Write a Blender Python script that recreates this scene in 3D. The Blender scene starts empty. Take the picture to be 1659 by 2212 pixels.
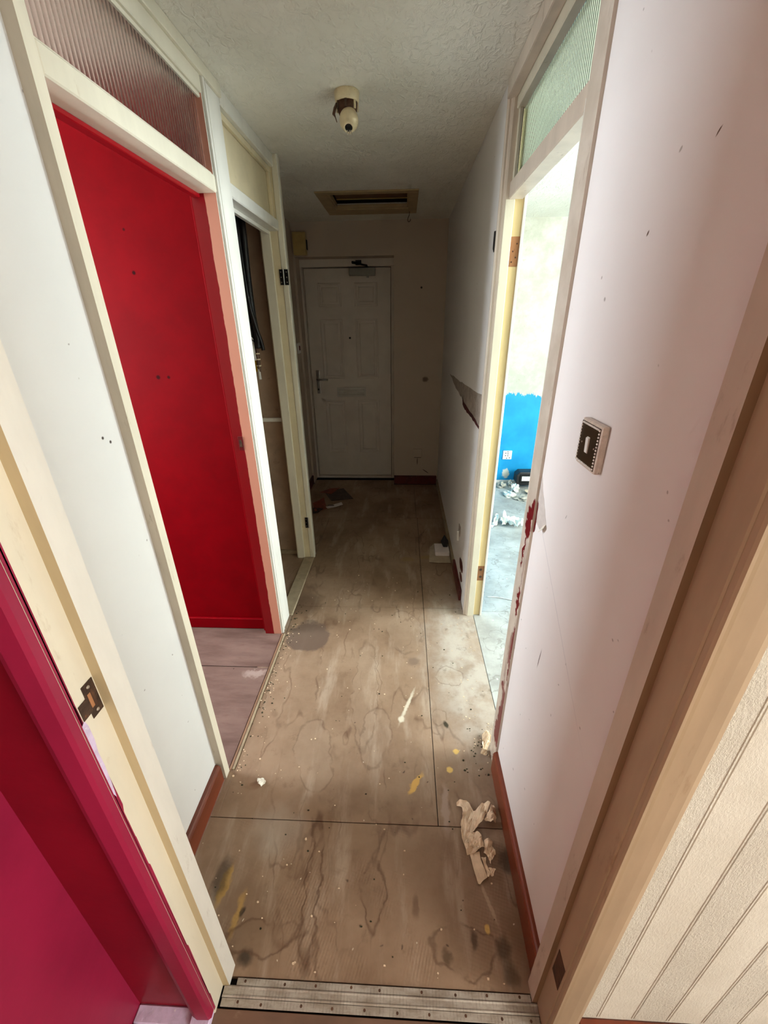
import bpy, bmesh, math, random
from mathutils import Vector, Matrix, noise as mnoise

random.seed(7)
S = bpy.context.scene
C = bpy.context.collection
PI = math.pi

# ------------------------------------------------------------------ camera
cam_d = bpy.data.cameras.new('camera')
cam_d.sensor_fit = 'HORIZONTAL'
cam_d.sensor_width = 36.0
cam_d.lens = 885.1 / 1659.0 * 36.0
cam_d.clip_start = 0.01
cam = bpy.data.objects.new('camera', cam_d)
C.objects.link(cam)
R = ((0.99898326, 0.00807207, -0.04435409),
     (0.04360786, -0.42260102, 0.90526611),
     (-0.01143671, -0.90627988, -0.42252335))      # rows: world axes in camera (right, down, forward)
EYE = Vector((0, 0, 1.5))
cam.matrix_world = Matrix(((R[0][0], -R[0][1], -R[0][2], EYE.x),
                           (R[1][0], -R[1][1], -R[1][2], EYE.y),
                           (R[2][0], -R[2][1], -R[2][2], EYE.z),
                           (0, 0, 0, 1)))
S.camera = cam

# ------------------------------------------------------------------ exposure, sky, daylight at the three windows
vs = S.view_settings
S.display_settings.display_device = 'sRGB'
vs.view_transform = 'Standard'
vs.look = 'None'
vs.gamma = 1.0
vs.use_curve_mapping = False
vs.exposure = 0.3
cy = S.cycles
cy.max_bounces, cy.diffuse_bounces, cy.glossy_bounces, cy.transmission_bounces = 6, 5, 3, 6
cy.caustics_reflective = False
cy.caustics_refractive = False
cy.use_adaptive_sampling = True
cy.adaptive_threshold = 0.085
cy.adaptive_min_samples = 18
cy.use_light_tree = False

W = bpy.data.worlds.new('overcast_sky')
S.world = W
W.use_nodes = True
W.node_tree.nodes['Background'].inputs[0].default_value = (0.75, 0.86, 1.0, 1)
W.node_tree.nodes['Background'].inputs[1].default_value = 1.0


def area(name, loc, rot, sx, sy, power, col):
    d = bpy.data.lights.new(name, 'AREA')
    d.shape = 'RECTANGLE'
    d.size, d.size_y, d.energy, d.color = sx, sy, power, col
    o = bpy.data.objects.new(name, d)
    o.location, o.rotation_euler = loc, rot
    C.objects.link(o)
    return o


# window openings (in walls out of frame); each gets daylight through a pane-sized area light just outside it
WIN_E = dict(x=3.00, y0=0.55, y1=2.10, z0=0.85, z1=2.08)      # blue room, east wall
WIN_W = dict(x=-2.40, y0=0.90, y1=1.66, z0=0.85, z1=2.08)     # red room, west wall
WIN_S = dict(x=2.40, y0=-2.0, y1=-0.45, z0=0.75, z1=2.10)    # room the photographer stands in, right-hand wall
area('daylight_east', (3.12, 1.325, 1.465), (0, PI / 2, 0), 1.23, 1.55, 210, (0.86, 0.96, 1.0))
area('daylight_west', (-2.52, 1.28, 1.465), (0, -PI / 2, 0), 1.23, .76, 72, (0.88, 0.95, 1.0))
area('daylight_near', (2.52, -1.225, 1.425), (0, PI / 2, 0), 1.35, 1.55, 116, (1.0, 0.96, 0.90))


# ------------------------------------------------------------------ colours and materials
def lin(c):
    def f(v):
        v = v / 255.0
        return v / 12.92 if v <= 0.04045 else ((v + 0.055) / 1.055) ** 2.4
    return (f(c[0]), f(c[1]), f(c[2]), 1.0)


class NT:
    """small node-tree writer"""
    def __init__(s, name):
        s.m = bpy.data.materials.new(name)
        s.m.use_nodes = True
        s.t = s.m.node_tree
        s.b = s.t.nodes['Principled BSDF']
        tc = s.t.nodes.new('ShaderNodeTexCoord')
        s.P = tc.outputs['Object']

    def put(s, sock, v):
        if isinstance(v, bpy.types.NodeSocket):
            s.t.links.new(v, sock)
        elif v is not None:
            sock.default_value = v

    def math(s, op, a, b=None, c=None, clamp=False):
        n = s.t.nodes.new('ShaderNodeMath')
        n.operation = op
        n.use_clamp = clamp
        for i, v in enumerate((a, b, c)):
            s.put(n.inputs[i], v)
        return n.outputs[0]

    def mix(s, f, a, b, mode='MIX'):
        n = s.t.nodes.new('ShaderNodeMix')
        n.data_type = 'RGBA'
        n.blend_type = mode
        s.put(n.inputs['Factor'], f)
        s.put(n.inputs[6], a)
        s.put(n.inputs[7], b)
        return n.outputs[2]

    def noise(s, scale=5, detail=4, rough=0.55, vec=None, dist=0.0):
        n = s.t.nodes.new('ShaderNodeTexNoise')
        s.put(n.inputs['Vector'], vec or s.P)
        n.inputs['Scale'].default_value = scale
        n.inputs['Detail'].default_value = detail
        n.inputs['Roughness'].default_value = rough
        n.inputs['Distortion'].default_value = dist
        return n.outputs[0]

    def noisec(s, scale=5, detail=2):
        n = s.t.nodes.new('ShaderNodeTexNoise')
        s.put(n.inputs['Vector'], s.P)
        n.inputs['Scale'].default_value = scale
        n.inputs['Detail'].default_value = detail
        return n.outputs[1]

    def voro(s, scale=5, vec=None, feature='F1'):
        n = s.t.nodes.new('ShaderNodeTexVoronoi')
        n.feature = feature
        s.put(n.inputs['Vector'], vec or s.P)
        n.inputs['Scale'].default_value = scale
        return n

    def rng(s, v, a, b, c=0.0, d=1.0, smooth=True):
        n = s.t.nodes.new('ShaderNodeMapRange')
        n.interpolation_type = 'SMOOTHSTEP' if smooth else 'LINEAR'
        s.put(n.inputs[0], v)
        for i, x in enumerate((a, b, c, d)):
            n.inputs[i + 1].default_value = x
        return n.outputs[0]

    def mapping(s, scale=(1, 1, 1), loc=(0, 0, 0), rot=(0, 0, 0), vec=None, kind='POINT'):
        n = s.t.nodes.new('ShaderNodeMapping')
        n.vector_type = kind
        s.put(n.inputs[0], vec or s.P)
        n.inputs['Location'].default_value = loc
        n.inputs['Rotation'].default_value = rot
        n.inputs['Scale'].default_value = scale
        return n.outputs[0]

    def vadd(s, a, b, k=1.0, off=0.5):
        n0 = s.t.nodes.new('ShaderNodeVectorMath')
        n0.operation = 'SUBTRACT'
        s.put(n0.inputs[0], b)
        n0.inputs[1].default_value = (off, off, off)
        n = s.t.nodes.new('ShaderNodeVectorMath')
        n.operation = 'MULTIPLY_ADD'
        s.put(n.inputs[0], n0.outputs[0])
        n.inputs[1].default_value = (k, k, k)
        s.put(n.inputs[2], a)
        return n.outputs[0]

    def blob(s, c, r, rot=(0, 0, 0), soft=0.35, vec=None):
        v = s.mapping(r, c, rot, vec, 'TEXTURE')
        n = s.t.nodes.new('ShaderNodeVectorMath')
        n.operation = 'LENGTH'
        s.put(n.inputs[0], v)
        return s.rng(n.outputs['Value'], 1.0 - soft, 1.0 + soft, 1.0, 0.0)

    def axis(s, i, vec=None):
        n = s.t.nodes.new('ShaderNodeSeparateXYZ')
        s.put(n.inputs[0], vec or s.P)
        return n.outputs[i]

    def bump(s, h, strength=0.3, dist=0.002, chain=None):
        n = s.t.nodes.new('ShaderNodeBump')
        n.inputs['Strength'].default_value = strength
        n.inputs['Distance'].default_value = dist
        s.put(n.inputs['Height'], h)
        if chain is not None:
            s.put(n.inputs['Normal'], chain)
        s.put(s.b.inputs['Normal'], n.outputs[0])
        return n.outputs[0]

    def done(s, col, rough=0.5, metal=0.0, spec=0.4):
        s.put(s.b.inputs['Base Color'], col)
        s.put(s.b.inputs['Roughness'], rough)
        s.put(s.b.inputs['Metallic'], metal)
        s.b.inputs['Specular IOR Level'].default_value = spec
        return s.m


def plain(name, c, rough=0.5, var=0.10, scale=9, metal=0.0, bump=0.0, bscale=80, spec=0.4,
          dirt=None, damt=0.0, dscale=25, marks=(), stretch=(1, 1, 1)):
    g = NT(name)
    v = g.mapping(stretch) if stretch != (1, 1, 1) else None
    n = g.noise(scale, 5, 0.6, v)
    base = lin(c)
    dk = tuple(x * (1 - var) for x in base[:3]) + (1,)
    lt = tuple(min(1, x * (1 + var)) for x in base[:3]) + (1,)
    col = g.mix(g.rng(n, 0.3, 0.7), dk, lt)
    if dirt:
        d = g.rng(g.noise(dscale, 6, 0.7, v), 0.60, 0.72, 0, damt)
        col = g.mix(d, col, lin(dirt))
    for mk in marks:
        col = g.mix(g.math('MULTIPLY', g.blob(*mk[0], vec=g.vadd(g.P, g.noisec(60), mk[2] if len(mk) > 2 else 0.01)), 1.0), col, lin(mk[1]))
    if bump:
        g.bump(g.noise(bscale, 3, 0.6), bump, 0.003)
    return g.done(col, rough, metal, spec)


M = {}


def wall_paint(name, c, specks=0.5, tint=None, marks=()):
    g = NT(name)
    n = g.noise(2.2, 5, 0.6)
    base = lin(c)
    col = g.mix(g.rng(n, 0.25, 0.75), tuple(x * 0.94 for x in base[:3]) + (1,), base)
    if tint:
        col = g.mix(g.rng(g.noise(4.5, 6, 0.65), 0.52, 0.75, 0, 0.5), col, lin(tint))
    v = g.voro(26, g.vadd(g.P, g.noisec(14), 0.06))
    keep = g.rng(g.axis(0, v.outputs['Color']), 0.86, 0.90)
    sp = g.math('MULTIPLY', g.rng(v.outputs['Distance'], 0.05, 0.10, 1, 0), keep)
    scr = g.voro(9, g.mapping((1, 1, 0.18), vec=g.vadd(g.P, g.noisec(5), 0.12)))
    k2 = g.rng(g.axis(1, scr.outputs['Color']), 0.88, 0.9)
    s2 = g.math('MULTIPLY', g.rng(scr.outputs['Distance'], 0.01, 0.035, 1, 0), k2)
    col = g.mix(g.math('MULTIPLY', g.math('MAXIMUM', sp, g.math('MULTIPLY', s2, 0.4)), specks), col, lin((96, 84, 74)))
    for mk in marks:
        col = g.mix(g.blob(*mk[0], vec=g.vadd(g.P, g.noisec(60), mk[2] if len(mk) > 2 else 0.004)), col, lin(mk[1]))
    g.bump(g.noise(38, 4, 0.6), 0.10, 0.002)
    return g.done(col, 0.62, 0, 0.3)


def make_materials():
    M['wall_right'] = wall_paint('white_wall_emulsion_right', (230, 226, 224), 0.55, marks=[
        (((.35, .72, 1.61), (.02, .0018, .0036), (.4, 0, 0), .4), (90, 70, 55)),
        (((.35, .61, 1.688), (.02, .0013, .0050), (.8, 0, 0), .4), (100, 80, 62)),
        (((.35, .80, .72), (.02, .002, .03), (0.1, 0, 0), .4), (110, 100, 95), 0.002),
        (((.35, .80, .93), (.02, .0015, .30), (-.95, 0, 0), .4), (208, 205, 206), 0.002)])
    M['wall_left'] = wall_paint('white_wall_emulsion_left', (206, 206, 201), 0.6, marks=[
        (((-.655, .852, 1.275), (.02, .0035, .0035), (0, 0, 0), .4), (60, 50, 42), 0.001),
        (((-.655, .872, 1.261), (.02, .0035, .0035), (0, 0, 0), .4), (60, 50, 42), 0.001)])
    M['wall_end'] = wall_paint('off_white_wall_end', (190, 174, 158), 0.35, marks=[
        (((.146, 3.91, 1.75), (.008, .05, .008), (0, 0, 0), .4), (30, 24, 20), 0.001),
        (((.20, 3.91, 1.013), (.026, .05, .022), (0, 0, 0), .4), (112, 96, 82), 0.012),
        (((.145, 3.91, .235), (.004, .05, .035), (0, 0, 0), .4), (80, 66, 54), 0.002),
        (((.23, 3.91, .13), (.035, .05, .004), (0, .6, 0), .4), (70, 56, 46), 0.002)])
    # artex ceiling
    g = NT('stippled_ceiling')
    n = g.noise(3, 4, 0.6)
    col = g.mix(g.rng(n, 0.3, 0.7), lin((222, 219, 206)), lin((234, 231, 220)))
    cr = g.rng(g.noise(46, 3, 0.6, g.mapping((1, .6, 1)), 0.8), 0.42, 0.74)
    g.bump(cr, 0.42, 0.009)
    M['ceiling'] = g.done(col, 0.5, 0, 0.45)
    M['cream_gloss'] = plain('aged_cream_gloss', (208, 201, 180), 0.32, 0.05, 14, dirt=(150, 122, 84), damt=0.30, dscale=30, bump=0.06, bscale=30, stretch=(1, 1, .25))
    M['white_gloss'] = plain('white_gloss', (210, 207, 196), 0.30, 0.05, 14, dirt=(120, 100, 80), damt=0.25, dscale=34, bump=0.06, bscale=30, stretch=(1, 1, .3))
    M['tan_gloss'] = plain('dirty_tan_gloss', (198, 184, 168), 0.38, 0.08, 12, dirt=(120, 92, 66), damt=0.45, dscale=26, bump=0.06, bscale=30, stretch=(1, 1, .3))
    M['yellow_gloss'] = plain('yellowed_gloss', (214, 192, 142), 0.36, 0.08, 12, dirt=(150, 110, 66), damt=0.3, dscale=22, stretch=(1, 1, .2))
    M['old_panel'] = plain('cream_painted_panel', (206, 192, 158), 0.5, 0.07, 8, dirt=(150, 128, 92), damt=0.3, dscale=18)
    M['red_wall'] = plain('bright_red_wall_paint', (128, 0, 11), 0.55, 0.10, 6, bump=0.10, bscale=24, spec=0.06, marks=[
        (((-1.009, 1.723, 1.809), (.0045, .05, .0045), (0, 0, 0), .4), (70, 4, 8), 0.002),
        (((-1.009, 1.723, 1.674), (.0065, .05, .0065), (0, 0, 0), .4), (52, 4, 6), 0.002),
        (((-1.009, 1.723, 1.300), (.008, .05, .008), (0, 0, 0), .4), (60, 4, 6), 0.002),
        (((-.965, 1.723, 1.300), (.006, .05, .006), (0, 0, 0), .4), (60, 4, 6), 0.002)])
    M['magenta'] = plain('magenta_wall_paint', (140, 26, 58), 0.40, 0.12, 5, bump=0.14, bscale=22, spec=0.4)
    M['shaded_magenta'] = plain('shaded_magenta_wall_paint', (122, 6, 26), 0.45, 0.12, 5, bump=0.14, bscale=22, spec=0.3)  # darker copy of magenta; shade on the camera-facing wall is in the colour
    M['jamb_tan'] = plain('old_tan_varnished_jamb', (170, 147, 120), 0.4, 0.10, 12, dirt=(120, 82, 50), damt=0.4, dscale=20, stretch=(1, 1, .2))
    M['stop_shaded_brown'] = plain('brown_grained_shaded_stop', (132, 102, 76), 0.42, 0.14, 14, dirt=(96, 58, 30), damt=0.5, dscale=22, stretch=(1, 1, .15))  # darker brown paints in shadow on the right stop's near face
    M['trim_wood'] = plain('worn_trim_wood', (136, 104, 80), 0.6, 0.2, 30, dirt=(84, 60, 44), damt=0.6, dscale=30, stretch=(1, .2, 1))
    M['hatch_wood'] = plain('brown_hatch_board', (104, 74, 44), 0.7, 0.2, 12)
    M['grimy_shaded_gloss'] = plain('grimy_grey_shaded_gloss', (176, 164, 145), 0.45, 0.10, 14, dirt=(110, 94, 76), damt=0.5, dscale=30, stretch=(1, 1, .25))  # darker grey paints in shade on the near-facing side, along with grime
    M['stop_shaded'] = plain('shaded_tan_stop', (180, 160, 124), 0.45, 0.08, 14, dirt=(140, 108, 70), damt=0.4, dscale=24, stretch=(1, 1, .25))  # tan tone paints in shade on the left stop's near face
    M['letter_white'] = plain('pale_letter_plate', (196, 192, 182), 0.35, 0.05, 20)
    M['hatch_paint'] = plain('yellowed_hatch_paint', (166, 144, 106), 0.5, 0.10, 14)
    M['old_paper'] = plain('aged_beige_paper', (176, 160, 136), 0.8, 0.10, 20)
    M['bare_lilac'] = plain('chipped_lilac_plaster', (196, 180, 204), 0.7, 0.12, 40, dirt=(236, 232, 224), damt=0.8, dscale=50, bump=0.4)
    M['skirting_brown'] = plain('varnished_brown_wood', (106, 48, 26), 0.28, 0.30, 10, dirt=(90, 34, 20), damt=0.5, dscale=16, bump=0.12, bscale=60, stretch=(1, .12, 1), spec=0.5)
    M['skirting_dark'] = plain('dark_oxblood_paint', (82, 22, 18), 0.4, 0.25, 14, dirt=(140, 110, 90), damt=0.4, dscale=40)
    M['skirting_cream'] = plain('bare_cream_edge', (150, 134, 108), 0.6, 0.15, 20, dirt=(80, 60, 44), damt=0.6, dscale=30)
    M['end_door'] = plain('white_door_skin', (206, 196, 184), 0.45, 0.05, 6, bump=0.05, bscale=120)
    M['gap'] = plain('dark_gap', (18, 12, 9), 0.8, 0.2)
    M['void'] = plain('unlit_void_dark', (40, 32, 24), 0.9, 0.2)  # dark colour stands in for missing light in the loft
    M['chrome'] = plain('satin_steel', (150, 146, 140), 0.35, 0.1, 30, metal=0.8)
    M['grey_metal'] = plain('grey_painted_metal', (128, 126, 116), 0.45, 0.08, 20, metal=0.3)
    M['black_metal'] = plain('black_japanned_metal', (22, 20, 19), 0.35, 0.3, 40, metal=0.4)
    M['rust_metal'] = plain('rusty_dark_steel', (72, 54, 42), 0.55, 0.35, 60, metal=0.4, dirt=(150, 90, 48), damt=0.8, dscale=60, bump=0.4, bscale=200)
    M['bare_wood'] = plain('bare_softwood', (146, 100, 64), 0.7, 0.25, 30, dirt=(96, 52, 26), damt=0.7, dscale=50, stretch=(1, 1, .25))
    M['cavity'] = plain('gouged_dark_wood', (74, 48, 30), 0.8, 0.4, 50, dirt=(24, 14, 10), damt=0.9, dscale=60, bump=0.5, bscale=150)
    M['screw'] = plain('bright_screw', (190, 180, 165), 0.3, 0.1, 50, metal=0.7)
    M['alu'] = None
    M['yellow_plastic'] = plain('yellowed_plastic', (176, 152, 96), 0.4, 0.08, 20)
    M['cream_plastic'] = plain('cream_bakelite', (216, 200, 164), 0.35, 0.08, 40, dirt=(150, 110, 70), damt=0.6, dscale=60)
    M['white_plastic'] = plain('white_plastic', (228, 226, 220), 0.3, 0.04, 30)
    M['brown_plate'] = plain('bronze_switch_plate', (54, 38, 20), 0.30, 0.12, 40, metal=0.25)
    M['rim_plastic'] = plain('scuffed_pale_rim', (204, 190, 176), 0.35, 0.12, 50, dirt=(110, 92, 78), damt=0.7, dscale=120)
    g = NT('rhinestone')
    M['rhinestone'] = g.done((0.95, 0.93, 0.9, 1), 0.12, 0.2, 0.9)
    M['paper_cream'] = plain('torn_cream_wallpaper', (214, 190, 160), 0.85, 0.10, 30, bump=0.35, bscale=160)
    M['paper_white'] = plain('torn_white_lining_paper', (232, 228, 214), 0.85, 0.10, 24, bump=0.3, bscale=120, dirt=(176, 160, 130), damt=0.6, dscale=30)
    M['paper_grey'] = plain('dusty_paper', (170, 164, 150), 0.9, 0.2, 40, bump=0.3, bscale=120, dirt=(92, 78, 62), damt=0.8, dscale=40)
    M['envelope'] = plain('white_envelope_paper', (214, 204, 200), 0.7, 0.05, 20)
    M['orange_print'] = plain('orange_printed_paper', (120, 54, 34), 0.5, 0.3, 26, dirt=(230, 190, 150), damt=0.8, dscale=24)
    M['dark_print'] = plain('dark_printed_paper', (62, 48, 44), 0.45, 0.4, 26, dirt=(190, 150, 110), damt=0.9, dscale=20)
    M['black_plastic'] = plain('black_plastic', (34, 32, 32), 0.4, 0.2, 30)
    M['black_cable'] = plain('black_cable_sheath', (20, 19, 20), 0.45, 0.2, 30)
    M['cable_white'] = plain('white_cable_sheath', (200, 196, 188), 0.4, 0.1, 30)
    M['cable_yellow'] = plain('yellow_cable_sheath', (190, 150, 40), 0.4, 0.1, 30)
    M['cable_brown'] = plain('brown_cable_sheath', (88, 60, 44), 0.4, 0.1, 30)
    M['cupboard_wall'] = plain('brown_cupboard_plaster', (150, 126, 104), 0.8, 0.16, 7, dirt=(96, 74, 56), damt=0.5, dscale=9)
    M['plaster'] = plain('exposed_plaster', (158, 146, 136), 0.9, 0.2, 30, dirt=(200, 186, 170), damt=0.8, dscale=26, bump=0.5, bscale=90)
    M['gash'] = plain('oxblood_gash', (70, 14, 14), 0.7, 0.3, 40, bump=0.4)
    M['oxblood_chip'] = plain('chipped_oxblood_gloss', (96, 8, 14), 0.35, 0.2, 60)
    M['torn_backing'] = plain('torn_wallpaper_backing', (196, 188, 182), 0.85, 0.08, 40, dirt=(168, 166, 170), damt=0.7, dscale=12)
    M['tape'] = plain('black_tape', (28, 26, 26), 0.5, 0.2, 30)
    M['moss'] = plain('dark_grime', (44, 42, 22), 0.9, 0.4, 60)

    # textured vinyl wallpaper (near room, right of the doorway)
    g = NT('embossed_white_wallpaper')
    n = g.noise(5, 4, 0.6)
    col = g.mix(g.rng(n, 0.3, 0.7), lin((200, 192, 177)), lin((212, 205, 191)))
    band = g.rng(g.math('MODULO', g.math('SUBTRACT', g.axis(0), 0.3655 - 1.49), 0.149), 0.073, 0.076, 1, 0)
    h = g.math('MULTIPLY', g.rng(g.noise(210, 4, 0.8, g.mapping((1, 1, .55))), .38, .66), g.math('ADD', g.math('MULTIPLY', band, 0.75), 0.25))
    g.bump(h, 0.5, 0.004)
    M['wallpaper'] = g.done(col, 0.6, 0, 0.3)

    # aluminium threshold
    g = NT('scuffed_aluminium')
    n = g.noise(30, 6, 0.7, g.mapping((.4, 1, 1)))
    col = g.mix(g.rng(n, 0.35, 0.65), lin((138, 126, 112)), lin((172, 164, 152)))
    tick = g.math('MULTIPLY', g.rng(g.math('PINGPONG', g.axis(0), 0.004), 0.0032, 0.0038), g.rng(g.noise(60), .4, .6))
    col = g.mix(g.math('MULTIPLY', tick, 0.5), col, lin((60, 46, 36)))
    g.bump(n, 0.3, 0.002)
    M['alu'] = g.done(col, 0.5, 0.25, 0.5)

    # stained hardboard hall floor
    g = NT('stained_hardboard')
    wob = g.vadd(g.P, g.noisec(14, 4), 0.035)
    big = g.noise(2.6, 6, 0.62)
    col = g.mix(g.rng(big, 0.32, 0.68), lin((122, 97, 75)), lin((152, 128, 105)))
    streak = g.noise(5, 6, 0.6, g.mapping((2.6, .50, 1), vec=g.vadd(g.P, g.noisec(4, 3), 0.02)))
    col = g.mix(g.rng(streak, 0.50, 0.70, 0, 0.55), col, lin((176, 158, 138)))
    col = g.mix(g.rng(g.noise(16, 6, 0.7), 0.55, 0.75, 0, 0.45), col, lin((96, 72, 52)))
    # tide marks left by water: contour lines of a slow noise
    for sc, off, amt in ((1.7, 0.50, 0.5), (2.6, 0.45, 0.4)):
        t = g.noise(sc, 3, 0.5, g.mapping((2.2, .75, 1), (off * 7, 1, 0), vec=wob))
        line = g.rng(g.math('ABSOLUTE', g.math('SUBTRACT', t, off)), 0.0, 0.013, 1, 0)
        line = g.math('MULTIPLY', line, g.rng(g.noise(5, 3), .42, .62, 0, amt))
        col = g.mix(line, col, lin((84, 56, 38)))
    # grey dust by the right-hand doorway with painted glare, and the near threshold
    dust_glare = g.blob((.34, 1.55, 0), (.19, .46, 1), (0, 0, 0), .6, g.vadd(g.P, g.noisec(11, 4), 0.16))
    dn = g.rng(g.noise(9, 5, 0.65), .34, .62, .35, .85)
    col = g.mix(g.math('MULTIPLY', dust_glare, dn), col, lin((180, 172, 160)))
    sm = g.math('MULTIPLY', dust_glare, g.rng(g.noise(14, 6, 0.7), .56, .72, 0, .7))
    col = g.mix(sm, col, lin((92, 80, 66)))
    dust_glare = g.blob((-.40, .76, 0), (.07, .06, 1), (0, 0, 0), .8, g.vadd(g.P, g.noisec(14, 4), 0.10))
    col = g.mix(g.math('MULTIPLY', dust_glare, 0.45), col, lin((172, 160, 146)))
    fine = g.vadd(g.P, g.noisec(34, 4), 0.030)
    fine2 = g.vadd(g.P, g.noisec(70, 4), 0.010)
    MK = [((-.485, 1.655, 0), (.110, .105, 1), 0, .08, (98, 80, 68), .92, g.vadd(g.P, g.noisec(18, 5), 0.085)),          # damp patch
          ((-.50, 1.76, 0), (.05, .035, 1), 0, .2, (98, 80, 68), .6, fine),
          ((.028, 1.247, 0), (.0065, .080, 1), -.36, .6, (206, 198, 176), .8, fine2),     # dried white dribble
          ((.003, 1.180, 0), (.013, .014, 1), 0, .3, (206, 198, 176), .85, fine2),
          ((.056, .922, 0), (.012, .042, 1), -.62, .3, (198, 156, 82), .9, fine),           # ochre paint
          ((-.515, .610, 0), (.014, .050, 1), -.10, .3, (178, 140, 70), .8, fine),
          ((-.452, .545, 0), (.010, .045, 1), -.10, .5, (178, 140, 70), .6, fine),
          ((.182, .975, 0), (.011, .011, 1), 0, .3, (208, 172, 96), .9, fine2),
          ((.214, 1.047, 0), (.011, .011, 1), 0, .3, (208, 172, 96), .9, fine2),
          ((.240, .540, 0), (.007, .010, 1), 0, .3, (208, 172, 96), .8, fine2),
          ((.185, 2.47, 0), (.06, .025, 1), 0, .3, (150, 122, 66), .5, fine),
          ((.04, 2.44, 0), (.05, .025, 1), 0, .3, (150, 122, 66), .45, fine),
          ((.185, 1.162, 0), (.009, .016, 1), .3, .4, (40, 38, 22), .9, fine2),            # dark grime
          ((.06, 1.50, 0), (.030, .030, 1), 0, .4, (112, 92, 78), .7, fine),
          ((-.53, .62, 0), (.020, .05, 1), 0, .6, (50, 40, 28), .7, fine),
          ((-.40, .46, 0), (.018, .016, 1), 0, .6, (40, 32, 22), .8, fine),
          ((.275, .50, 0), (.018, .024, 1), 0, .6, (52, 40, 24), .7, fine),
          ((.285, .455, 0), (.020, .020, 1), 0, .6, (52, 40, 24), .7, fine),
          ((.20, .515, 0), (.010, .016, 1), 0, .5, (48, 34, 22), .7, fine),
          ((.125, .485, 0), (.012, .014, 1), 0, .5, (64, 50, 30), .7, fine),
          ((.325, .70, 0), (.02, .03, 1), 0, .6, (40, 28, 18), .7, fine),
          ((-.44, .55, 0), (.007, .012, 1), -.4, .4, (40, 30, 22), .8, fine2),
          ((.255, .595, 0), (.005, .045, 1), .33, .4, (178, 156, 130), .7, fine2),         # pale scuff
          ((.155, .84, 0), (.012, .075, 1), -.05, .35, (160, 140, 126), .6, fine),
          ((-.555, 1.93, 0), (.08, .10, 1), 0, .5, (74, 54, 38), .6, fine),
          ((-.62, 1.5, 0), (.03, .5, 1), 0, .6, (96, 76, 58), .5, fine),
          ]
    for c, r, rz, soft, rgb, amt, vv in MK:
        col = g.mix(g.math('MULTIPLY', g.blob(c, r, (0, 0, rz), soft, vv), amt), col, lin(rgb))
    tide = g.vadd(g.P, g.noisec(13, 6), 0.075)
    for c, r, rz, amt in (((-.255, .62, 0), (.022, .17, 1), .08, .65), ((-.075, .60, 0), (.030, .085, 1), .05, .60), ((-.36, .50, 0), (.10, .035, 1), .1, .55),
                          ((-.16, 1.33, 0), (.055, .30, 1), .05, .50), ((-.10, 1.10, 0), (.06, .13, 1), -.1, .45), ((.02, 1.72, 0), (.09, .16, 1), .1, .45),
                          ((.225, 1.42, 0), (.06, .055, 1), 0, .55), ((.16, 1.20, 0), (.035, .05, 1), 0, .5), ((-.33, 1.02, 0), (.07, .15, 1), .3, .45), ((.17, .50, 0), (.09, .05, 1), 0, .5)):
        q = g.mapping(r, c, (0, 0, rz), tide, 'TEXTURE')
        ln = g.t.nodes.new('ShaderNodeVectorMath')
        ln.operation = 'LENGTH'
        g.put(ln.inputs[0], q)
        d = ln.outputs['Value']
        inside = g.rng(d, .90, 1.10, .13, 0)
        col = g.mix(inside, col, lin((172, 154, 134)) if c[1] > .8 else lin((98, 72, 50)))
        rim = g.rng(g.math('ABSOLUTE', g.math('SUBTRACT', d, 1.0)), 0.0, 0.014 / min(r[0], r[1]) * .35, amt * (.7 if c[1] > .8 else 1), 0)
        col = g.mix(g.math('MULTIPLY', rim, g.rng(g.noise(11, 3), .36, .52)), col, lin((80, 54, 36)))
    v = g.voro(42, g.vadd(g.P, g.noisec(20), 0.04))
    ws = g.math('MULTIPLY', g.rng(v.outputs['Distance'], 0.04, 0.10, 1, 0), g.rng(g.axis(0, v.outputs['Color']), 0.90, 0.92))
    col = g.mix(g.math('MULTIPLY', ws, 0.8), col, lin((222, 210, 186)))
    v = g.voro(30, g.vadd(g.P, g.noisec(20), 0.05))
    ds = g.math('MULTIPLY', g.rng(v.outputs['Distance'], 0.05, 0.13, 1, 0), g.rng(g.axis(1, v.outputs['Color']), 0.88, 0.90))
    col = g.mix(g.math('MULTIPLY', ds, 0.7), col, lin((54, 38, 26)))
    # embossed diagonal mesh shows through on the sheet nearest the doorway
    d1 = g.math('SINE', g.math('MULTIPLY', g.math('ADD', g.axis(0), g.math('MULTIPLY', g.axis(1), 0.55)), 480))
    d2 = g.math('SINE', g.math('MULTIPLY', g.math('SUBTRACT', g.math('MULTIPLY', g.axis(0), 0.55), g.axis(1)), 480))
    msk = g.math('MULTIPLY', g.rng(g.axis(1), 0.77, 0.80, 1, 0), g.rng(g.noise(6, 3), .42, .62))
    hgt = g.math('MULTIPLY', g.math('MULTIPLY', d1, d2), msk)
    hgt = g.math('ADD', g.math('MULTIPLY', hgt, 0.35), g.math('MULTIPLY', g.noise(40, 5, 0.7), 0.6))
    g.bump(hgt, 0.35, 0.003)
    M['floor_hall'] = g.done(col, g.rng(big, 0.3, 0.7, 0.55, 0.42), 0, 0.3)

    g = NT('dusty_plywood_red_room')
    n = g.noise(4, 6, 0.65, g.mapping((.5, 2.2, 1)))
    col = g.mix(g.rng(n, 0.3, 0.7), lin((94, 70, 62)), lin((126, 101, 92)))
    col = g.mix(g.rng(g.noise(30, 5, 0.7, g.mapping((.3, 1.5, 1))), .55, .7, 0, .4), col, lin((104, 74, 62)))
    v = g.voro(28)
    ds = g.math('MULTIPLY', g.rng(v.outputs['Distance'], 0.05, 0.12, 1, 0), g.rng(g.axis(1, v.outputs['Color']), 0.9, 0.92))
    col = g.mix(ds, col, lin((70, 48, 40)))
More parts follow.
